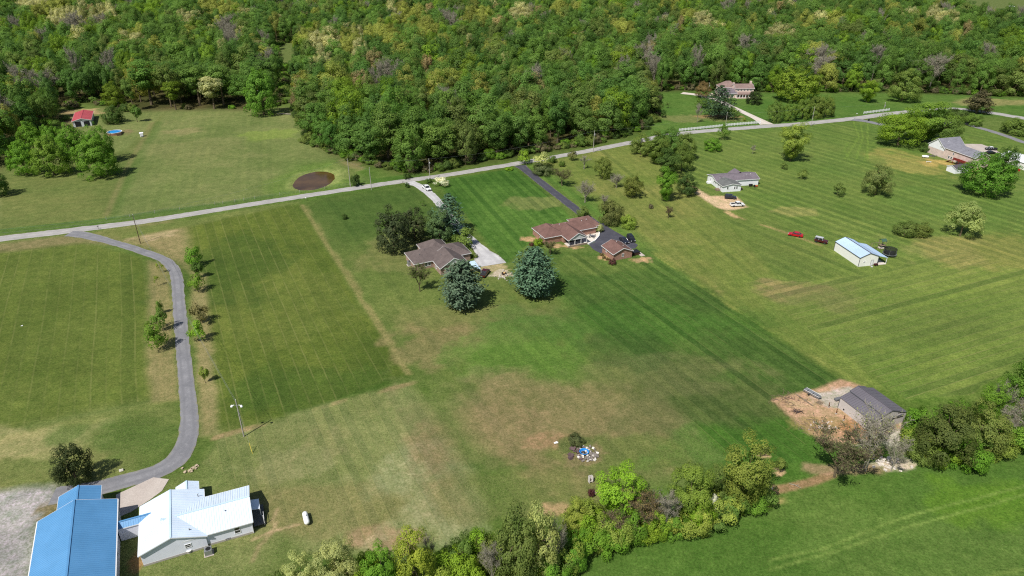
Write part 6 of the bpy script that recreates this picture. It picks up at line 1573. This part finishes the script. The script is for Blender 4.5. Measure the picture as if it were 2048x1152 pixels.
def car(kindname, a, b, col, name, label, cat, long=1.0, topcol=None, topped=False, z=0.0):
    """vehicle standing on the ground with its tail seen at pixel a and its nose at pixel b"""
    p, q = at(*a), at(*b)
    hl, hw, prof, cab, wx_, wr_ = CARS[kindname]
    t = thing(name, label, cat, (p + q) / 2 + Vector((0, 0, z)), math.atan2(q.y - p.y, q.x - p.x))
    t.scale = (long, long, long)
    body = loft(MB(), prof, ((-hw, .94), (-hw * .93, 1), (hw * .93, 1), (hw, .94))).build('body', col, t)
    xf, xr, tf, tr_, zb, zt = cab
    w0, w1 = hw * .93, hw * .76
    vs = [(xf, -w0, zb), (xf, w0, zb), (xr, w0, zb), (xr, -w0, zb), (tf, -w1, zt), (tf, w1, zt), (tr_, w1, zt), (tr_, -w1, zt)]
    MB().add(vs, [(0, 1, 5, 4), (1, 2, 6, 5), (2, 3, 7, 6), (3, 0, 4, 7)]).build('glasshouse', m_auto, t)
    rb = MB().slab([(tr_ - .05, -w1 - .04, zt + .06), (tf + .05, -w1 - .04, zt + .06), (tf + .05, w1 + .04, zt + .06), (tr_ - .05, w1 + .04, zt + .06)], .09)
    for s in (-1, 1):
        for (x0, x1) in ((xf, tf), (xr, tr_), ((xf + xr) / 2, (tf + tr_) / 2)):
            rb.tube([(x0, s * (w0 + .01), zb - .02), (x1, s * (w1 + .01), zt + .02)], .055, 5)
    rb.build('roof', topcol or col, t)
    for x in wx_:
        for s in (-1, 1):
            w = MB().lathe((x, s * (hw - .09), wr_), [(wr_ * .6, -.12), (wr_, -.1), (wr_, .1), (wr_ * .6, .12)], 16, 'x', math.pi / 2).build('wheel', m_tyre, t)
            MB().lathe((x, s * (hw - .08), wr_), [(.02, -.125 * s), (wr_ * .62, -.125 * s)] if False else [(wr_ * .6, .0), (wr_ * .62, .11 if s < 0 else -.11)][::1], 12, 'x', -math.pi / 2).build('rim', m_rim, w)
    for s in (-1, 1):
        MB().box((prof[-1][0] - .03, s * hw * .72, prof[-1][1] + .32), (.1, .34, .16)).build('headlight', m_lamp, t)
        MB().box((prof[0][0] + .02, s * hw * .8, prof[0][1] + .42), (.08, .22, .2)).build('tail_light', m_tail, t)
        MB().box((xf - .15, s * (hw + .1), zb + .08), (.14, .22, .14)).build('mirror', m_plas, t)
    MB().box((prof[-1][0] - .02, 0, prof[-1][1] + .02), (.14, hw * 1.75, .16)).build('bumper', m_plas, t)
    MB().box((prof[-1][0] - .01, 0, prof[-1][1] + .3), (.06, hw * .95, .2)).build('grille', m_plas, t)
    if kindname == 'pickup':
        MB().box((-1.82, 0, 1.13), (1.85, hw * 1.62, .03)).build('bed_floor', m_plas, t)
        if topped: MB().box((-1.82, 0, 1.17), (2.0, hw * 1.9, .06)).build('bed_cover', m_plas, t)
        else:
            r = MB()
            for s in (-1, 1): r.box((-1.8, s * hw * .9, 1.2), (2.05, .12, .16))
            r.box((-2.8, 0, 1.2), (.1, hw * 1.8, .16)); r.build('bed_rail', col, t)
    if kindname == 'jeep': MB().lathe((-2.12, 0, 1.0), [(.36, -.1), (.36, .1)], 14, 'x').build('spare_wheel', m_tyre, t)
    return t
p_white, p_black, p_navy, p_red, p_maroon = paint('white_paint', (.78, .78, .77)), paint('black_paint', (.012, .012, .014)), paint('navy_paint', (.016, .018, .032)), paint('bright_red_paint', C(176, 18, 34)), paint('maroon_paint', C(74, 18, 24))
car('pickup', (844, 372), (863, 386), p_white, 'pickup_truck', 'white pickup truck on the gravel drive near the road', 'pickup')
car('pickup', (963, 558), (976, 541.5), p_maroon, 'pickup_truck', 'maroon pickup on the grass between the two blue spruces', 'pickup', .95, topped=True)
car('sedan', (1240, 477), (1256, 490.5), p_navy, 'sedan_car', 'left of two black cars parked beside the brick garage', 'car')
car('suv', (1255.5, 473), (1268, 488), p_black, 'suv_car', 'right of two black cars parked beside the brick garage, taller one', 'car')
car('suv', (1449, 396.5), (1472, 398), p_navy, 'suv_car', 'dark blue car on the dirt drive by the white double-wide', 'car')
car('pickup', (1459, 413), (1489, 411.5), p_white, 'pickup_truck', 'white pickup with open bed on the dirt drive', 'pickup')
car('sedan', (1604, 474.5), (1577.5, 470), p_red, 'sedan_car', 'bright red car on the grass left of the white metal barn', 'car', 1.06)
car('jeep', (1629.5, 482.5), (1653.5, 488), p_maroon, 'off_road_car', 'dark maroon off-road car with pale top beside the white metal barn', 'car', 1.04, topcol=pm('pale_soft_top', C(176, 180, 182), .6, .05, 2))
car('pickup', (1993, 300.5), (1970, 299.5), p_black, 'pickup_truck', 'black and white pickup on the pad behind the broad maple', 'pickup', .9, topcol=p_white)
car('sedan', (1972, 308), (1989, 307), p_black, 'sedan_car', 'black car half hidden behind the broad maple at the split-level house', 'car')
car('pickup', (2016, 13.5), (2031, 14.5), p_white, 'pickup_truck', 'white truck far off in the field at the top right corner', 'pickup', 1.1)

# ================================================================ POLES, WIRES, FENCES, ODDMENTS
m_pole = pm('creosote_pole', C(96, 80, 60), .9, .2, 3); m_gpole = pm('grey_pole', C(168, 162, 152), .85, .12, 3); m_wire, nt, pb = newmat('wire'); pb.inputs['Base Color'].default_value = (.32, .32, .32, 1); pb.inputs['Metallic'].default_value = .5
nt.links.new(mixcol(nt, ramp(nt, noise(nt, 4, 2), .3, .7), (.28, .28, .28), (.4, .4, .4)), pb.inputs['Base Color'])
TOPS = {}
def upole(key, b, ty, mat, label, arm=0.0, can=False, lamps=0, r=.15):
    p = at(*b); h = height_at(p, ty)
    t = thing('utility_pole', label, 'utility pole', p, 0, 'utility poles')
    MB().tube([(0, 0, -.2), (0, 0, h * .5), (0, 0, h)], [r, r * .85, r * .68], 9).build('pole', mat, t)
    if arm:
        a = MB().box((0, 0, h - .5), (arm, .1, .12), .9).build('crossarm', m_wood, t)
        for s in (-1, 0, 1): MB().lathe((s * arm * .45 * math.cos(.9), s * arm * .45 * math.sin(.9), h - .44), [(.05, 0), (.06, .1), (.03, .18)], 8).build('insulator', m_trim, a)
    else: MB().lathe((0, 0, h), [(.05, 0), (.07, .12), (.03, .2)], 8).build('insulator', m_trim, t)
    if can:
        MB().lathe((.32, -.12, h - 2.2), [(.2, 0), (.24, .05), (.24, .8), (.16, .9), (.05, .95)], 12).build('transformer', m_steel, t)
    for k in range(lamps):
        s = -1 if k == 0 else 1
        ar = MB().tube([(0, 0, h - 1.5), (s * .5, -.1, h - 1.25), (s * .95, -.15, h - 1.3)], .045, 6).build('lamp_arm', m_steel, t)
        MB().lathe((s * 1.05, -.15, h - 1.62), [(.30, 0), (.26, .14), (.16, .3), (.06, .42)], 14).build('lamp_head', m_trim, ar)
    TOPS[key] = p + Vector((0, 0, h)); return t
upole('a', (281, 487), 430, m_pole, 'brown utility pole standing at the fork of the paved drive')
upole('b', (488, 873), 800, m_gpole, 'utility pole with two yard lamps on the lower field', lamps=2)
upole('c', (701, 373), 318, m_gpole, 'utility pole nearest the pond on the far side of the road')
upole('d', (743, 380), 335, m_gpole, 'shorter utility pole on the near side of the road right of the pond')
upole('e', (860, 359), 318, m_gpole, 'pale utility pole with a grey can at the gravel drive', can=True)
upole('f', (1186.5, 305), 262, m_gpole, 'pale utility pole on the verge right of the asphalt drive', can=True)
upole('g', (1622, 252), 214, m_gpole, 'leaning-looking pale pole by the road below the five round trees')
upole('h', (1762, 241), 205, m_gpole, 'pale utility pole with grey can at the road junction', can=True)
upole('i', (1451, 251), 225, m_gpole, 'slim pale pole on the verge below the dark pine', r=.12)
upole('j', (1415, 196), 166, m_gpole, 'pale pole with grey can left of the two-storey house', can=True)
def wire(a, b, sag, label, off=(0, 0, 0), n=14, r=.016):
    a, b = Vector(a) + Vector(off), Vector(b) + Vector(off)
    pts = [a.lerp(b, k / n) - Vector((0, 0, 4 * sag * (k / n) * (1 - k / n))) for k in range(n + 1)]
    o = MB().tube(pts, r, 4).build('power_line', m_wire); return tag(o, label, 'wire', 'overhead wires')
z1 = Vector((0, 0, .05)); z2 = Vector((0, 0, -1.0))
wire(at(-160, 470, 9.5), TOPS['a'], .8, 'upper wire from the left edge to the brown pole at the drive fork', z1); wire(at(-160, 470, 9.5), TOPS['a'], 1.0, 'lower wire from the left edge to the brown pole at the drive fork', z2)
wire(TOPS['a'], TOPS['c'], 1.6, 'wire from the brown pole over the road to the pole by the pond', z1)
wire(TOPS['a'], TOPS['b'], 1.4, 'upper wire from the brown pole down to the yard-lamp pole', z1); wire(TOPS['a'], TOPS['b'], 1.6, 'lower wire from the brown pole down to the yard-lamp pole', (0, 0, -.8))
wire(TOPS['c'], TOPS['e'], 1.0, 'wire from the pond pole to the pole at the gravel drive', z1); wire(TOPS['c'], TOPS['d'], .3, 'short wire crossing the road right of the pond', z2)
wire(TOPS['e'], TOPS['f'], 1.8, 'wire along the wood edge to the pole right of the asphalt drive', z1); wire(TOPS['f'], TOPS['i'], 1.6, 'wire along the road past the tree clump', z1); wire(TOPS['i'], TOPS['g'], 1.2, 'wire along the road below the five round trees', z1); wire(TOPS['g'], TOPS['h'], 1.0, 'wire between the two poles at the road junction', z1)
gb_ = at(505, 907); o = MB().tube([TOPS['b'] - Vector((0, 0, 1.2)), gb_], .014, 4).build('guy_wire', m_wire); tag(o, 'slanting guy wire of the yard-lamp pole', 'wire')
d_ = (TOPS['b'] - gb_).normalized(); o = MB().tube([gb_, gb_ + d_ * 2.4], .05, 6).build('guy_guard', pm('yellow_guard', C(214, 190, 80), .5, .1, 4)); tag(o, 'yellow guard on the foot of the guy wire', 'guy guard')
# mailboxes, signs
def mailbox(b, yaw, label, col):
    t = thing('mailbox', label, 'mailbox', at(*b), yaw)
    MB().box((0, 0, .5), (.1, .1, 1.1)).build('post', m_wood, t)
    bx_ = MB(); prof = [(-.13, 0), (.13, 0), (.13, .14), (.09, .23), (0, .27), (-.09, .23), (-.13, .14)]
    bx_.add([(-.28, y, z + 1.02) for y, z in prof] + [(.28, y, z + 1.02) for y, z in prof], [tuple(range(7)), tuple(range(13, 6, -1))] + [((k + 1) % 7, k, 7 + k, 7 + (k + 1) % 7) for k in range(7)])
    bx_.build('box', col, t); MB().box((.1, .15, 1.2), (.04, .02, .2)).build('flag', m_tail, t)
m_mb = pm('black_mailbox', (.03, .03, .03), .5, .1, 4)
mailbox((197, 458), .2, 'black mailbox on a post at the mouth of the paved drive', m_mb); mailbox((806, 369), .2, 'mailbox on a post at the mouth of the gravel drive', m_mb); mailbox((612, 401), .2, 'white mailbox on a post by the road above the tan mowing line', m_trim); mailbox((1713, 231), .2, 'white mailbox at the far road junction', m_trim)
T = thing('trash_bin', 'black wheeled bin by the road at the far junction', 'bin', at(1737, 242), .3); MB().prism([(-.35, -.3), (.35, -.3), (.35, .3), (-.35, .3)], .08, 1.05).build('bin_body', m_plas, T); MB().box((0, 0, 1.1), (.78, .68, .08)).build('lid', m_plas, T)
for y_ in (-.28, .28): MB().lathe((-.3, y_, .12), [(.12, -.04), (.12, .04)], 10, 'x', math.pi / 2).build('wheel', m_tyre, T)
# pasture wire fence along the road
T = thing('wire_fence', 'thin post and wire fence along the pasture side of the road', 'fence', at(430, 416))
fp = [at(x, y) for x, y in ((213, 440), (260, 434), (310, 427), (360, 420), (430, 409.5), (446, 408), (470, 404.5), (488, 401.5), (510, 398), (560, 391), (600, 386), (650, 378), (700, 371), (718, 368))]
for p in fp: MB(T.location).tube([p + Vector((0, 0, -.1)), p + Vector((0, 0, 1.3))], .07, 6).build('post', m_gpole, T)
for z in (.45, .8, 1.15): MB(T.location).tube([p + Vector((0, 0, z)) for p in fp], .012, 4).build('strand', m_wire, T)
T = thing('farm_gate', 'small metal gate in the pasture fence by the pond pole', 'gate', at(712, 371))
for p in (at(706, 371.5), at(718, 369)): MB(T.location).tube([p, p + Vector((0, 0, 1.4))], .06, 6).build('gate_post', m_steel, T)
for z in (.3, .65, 1.0, 1.3): MB(T.location).tube([at(706, 371.5) + Vector((0, 0, z)), at(718, 369) + Vector((0, 0, z))], .03, 5).build('rail', m_steel, T)
# white rail fences
def rail_fence(a, b, n, label):
    p, q = at(*a), at(*b); T = thing('rail_fence', label, 'fence', p)
    for k in range(n + 1):
        c = p.lerp(q, k / n); MB(p).box(c + Vector((0, 0, .75)), (.16, .16, 1.5)).build('post', m_trim, T)
    yw_ = math.atan2(q.y - p.y, q.x - p.x); m = (p + q) / 2
    for z in (.4, .8, 1.2): MB(p).box(m + Vector((0, 0, z)), ((q - p).length, .06, .26), yw_).build('rail', m_trim, T)
rail_fence((1358, 262.5), (1444, 253.8), 14, 'left length of the white rail fence along the road before the far lawn'); rail_fence((1452, 252.5), (1519, 247), 12, 'right length of the white rail fence up to the concrete drive')
rail_fence((1727, 228), (1778, 221.5), 8, 'short white rail fence above the road junction')
for x, y in ((1520, 248),):
    T = thing('fence_post', 'thick white end post where the rail fence meets the concrete drive', 'post', at(x, y)); MB().box((0, 0, .9), (.35, .35, 1.8)).build('shaft', m_trim, T); MB().lathe((0, 0, 1.8), [(.26, 0), (.18, .1), (.03, .2)], 4).build('cap', m_trim, T)
# garden rubble with blue tub, white box
r = random.Random(3); T = thing('rubble_pile', 'heap of white and grey rubble on the brown lawn', 'rubble', at(1172, 908))
for nm, cl, n, sz in (('white_rubble', C(214, 208, 198), 46, .42), ('grey_rubble', C(126, 118, 110), 60, .5), ('purple_rubble', C(96, 78, 78), 20, .6)):
    mb = MB()
    for k in range(n):
        a, q = r.uniform(0, 6.28), r.random() ** .6
        s = sz * r.uniform(.5, 1.5); mb.box((2.3 * q * math.cos(a) + (.2 if nm != 'purple_rubble' else -1.6), 2.6 * q * math.sin(a), .15 + .35 * (1 - q) * r.random()), (s, s * r.uniform(.5, 1), s * r.uniform(.3, .8)), r.uniform(0, 3), Matrix.Rotation(r.uniform(-.6, .6), 3, 'X'))
    kind(mb.build(nm, pm(nm, cl, .9, .2, 2), T), 'stuff')
T = thing('blue_tub', 'bright blue plastic tub lying on the rubble heap', 'tub', at(1168, 908) + Vector((0, 0, .25)))
MB().lathe((0, 0, 0), [(.7, 0), (.95, .45), (1.05, .5), (.85, .48), (.62, .06)], 10).build('shell', pm('blue_plastic', C(40, 136, 214), .4, .1, 3), T); MB().lathe((0, 0, .07), [(.6, 0), (.3, .12)], 10).build('dark_water', m_dark, T)
T = thing('white_box', 'white open box standing on the brown lawn near the hedgerow', 'box', at(1181, 964), RAD(20)); mbx = MB()
for x in (-.38, .38): mbx.box((x, 0, .75), (.06, .7, 1.5))
mbx.box((0, .33, .75), (.8, .06, 1.5)); mbx.build('panels', pm('dull_white', C(208, 202, 196), .7, .08, 2), T); MB().box((0, -.05, .35), (.7, .6, .06)).build('shelf', m_block, T)
T = thing('toy_wagon', 'small pink and grey toy beside the purple bush at the hedgerow', 'toy', at(1188, 988), RAD(-30)); MB().box((0, 0, .35), (1.0, .5, .3)).build('tray', pm('pink_plastic', C(206, 150, 158), .5, .1, 3), T)
for x in (-.35, .35):
    for y_ in (-.25, .25): MB().lathe((x, y_, .15), [(.15, -.04), (.15, .04)], 10, 'x', math.pi / 2).build('wheel', m_plas, T)
# dirt yard: aluminium boat on a trailer, brush heaps, posts, pallets
T = thing('jon_boat', 'aluminium boat on its trailer at the corner of the dirt yard', 'boat', at(1624, 791), math.atan2(*(at(1636, 797) - at(1612, 784)).yx))
T.scale = (.85, .85, .85)
hb = MB(); st = [(-2.5, .62, .5), (-1, .7, .45), (1, .66, .45), (2.1, .42, .6), (2.7, .08, .85)]
vs = []
for x, w, zb in st: vs += [(x, -w, 1.05), (x, -w * .75, zb), (x, w * .75, zb), (x, w, 1.05)]
hb.add(vs, [(i * 4 + k, i * 4 + k + 1, i * 4 + k + 5, i * 4 + k + 4) for i in range(4) for k in range(3)] + [(0, 3, 2, 1)]); hb.build('hull', m_steel, T)
for x in (-1.6, 0, 1.2): MB().box((x, 0, .95), (.3, 1.2, .05)).build('thwart', m_steel, T)
for s in (-1, 1):
    MB().box((0, s * .45, .4), (5.2, .08, .1)).build('trailer_rail', m_steel, T); MB().lathe((-.6, s * .85, .3), [(.3, -.09), (.3, .09)], 12, 'x', math.pi / 2).build('wheel', m_tyre, T)
    MB().box((0, s * .72, 1.08), (4.6, .07, .06)).build('gunwale', m_trim, T)
def brush(px, n, spread, label, col, seed, ln=1.4):
    r = random.Random(seed); T = thing('brush_heap', label, 'brush', at(*px)); mb = MB()
    for k in range(n):
        x, y, a = r.gauss(0, spread), r.gauss(0, spread * .6), r.uniform(0, 6.28); l = ln * r.uniform(.4, 1.2)
        mb.tube([(x, y, .05), (x + math.cos(a) * l * .5, y + math.sin(a) * l * .5, r.uniform(.1, .4)), (x + math.cos(a + .4) * l, y + math.sin(a + .4) * l, r.uniform(.05, .6))], [.05, .035, .015], 4)
    kind(mb.build('branches', pm('brush_' + str(seed), col, .9, .3, 3), T), 'stuff'); return T
brush((1578, 800), 60, 2.2, 'strewn grey branches at the upper left of the dirt yard', C(128, 108, 92), 31); brush((1594, 824), 50, .5, 'small dark heap of burnt branches in the dirt yard', C(88, 74, 70), 32, 1.0); brush((1640, 854), 70, 2.4, 'heap of scrap and branches along the lower edge of the dirt yard', C(146, 124, 108), 33)
stones('yard_rubble', 'pale broken blocks among the branches at the lower edge of the dirt yard', (1644, 852), 34, 1.6, .34, C(206, 192, 178), 14)
stones('bank_rubble', 'pale heap of gravel and blocks under the trees below the grey barn', (1772, 927), 40, 1.5, .5, C(206, 196, 182), 15)
for a, l in (((1657, 815), 'rusty fence post nearest the boat in the dirt yard'), ((1672, 828), 'second rusty fence post in the dirt yard, by dry weeds'), ((1687, 841), 'rusty fence post nearest the grey barn wall')):
    T = thing('steel_post', l, 'post', at(*a), 0, 'rusty posts in the dirt yard'); MB().box((0, 0, .75), (.16, .12, 1.5), .5).build('shaft', pm('rust', C(112, 72, 44), .9, .25, 4), T); MB().box((0, 0, .12), (.34, .34, .24), .5).build('footing', m_block, T)
T = thing('pallet', 'pale wooden pallet on the dirt beside the aluminium boat', 'pallet', at(1639, 806), RAD(-50))
for k in range(5): MB().box((-.5 + k * .25, 0, .16), (.16, 1.3, .04)).build('slat', m_wood, T)
for y_ in (-.55, 0, .55): MB().box((0, y_, .07), (1.2, .1, .13)).build('runner', m_wood, T)
T = thing('lumber_plank', 'long pale plank lying on the dirt left of the boat', 'plank', at(1609, 801), math.atan2(*(at(1619, 806) - at(1603, 795)).yx)); MB().box((0, 0, .12), (5.0, .3, .1)).build('board', m_wood, T); MB().box((0, .2, .05), (.3, .9, .1)).build('bearer', m_wood, T)
T = thing('tractor_implement', 'dark grey implement parked at the rear corner of the grey barn', 'implement', at(1675, 801), RAD(20)); MB().box((0, 0, .5), (1.6, .8, .35)).build('frame', m_vent, T)
for x in (-.6, 0, .6): MB().lathe((x, 0, .32), [(.32, -.04), (.32, .04)], 12, 'x').build('disc', m_vent, T)
for a, l in (((1812, 882), 'upright black drum by the dark tree below the grey barn'), ((1820, 886), 'dark tyre-like drum beside the upright one below the grey barn')):
    T = thing('drum', l, 'drum', at(*a), 0, 'drums by the grey barn'); MB().lathe((0, 0, 0), [(.3, 0), (.32, .3), (.32, .6), (.3, .9)], 14).build('barrel', m_plas, T); MB().lathe((0, 0, .9), [(.28, 0), (.1, .04)], 12).build('lid', m_plas, T)
stones('mulch_stones', 'white stones in a sandy ring below the orchard saplings', (1538, 972), 6, .45, .4, C(220, 210, 196), 16)
T = thing('fallen_branch', 'bleached branch lying on the soil bank below the orchard', 'branch', at(1590, 972), RAD(-30)); MB().tube([(-1.1, 0, .1), (0, .1, .18), (1.2, -.1, .1)], [.09, .08, .04], 6).build('limb', M_PALEBARK, T); MB().tube([(.2, .05, .18), (.7, .6, .4)], [.05, .02], 5).build('twig', M_PALEBARK, T)
for a, l, s in (((44, 652), 'white speck of litter on the left field', .5), ((1112, 486 + 400), 'pale plank scrap on the brown lawn left of the rubble', .9)):
    T = thing('scrap', l, 'litter', at(*a), RAD(20)); MB().box((0, 0, .08), (s, s * .5, .1)).build('sheet', m_trim, T); MB().box((.1, .1, .15), (s * .5, s * .4, .06), .5).build('flap', m_trim, T)
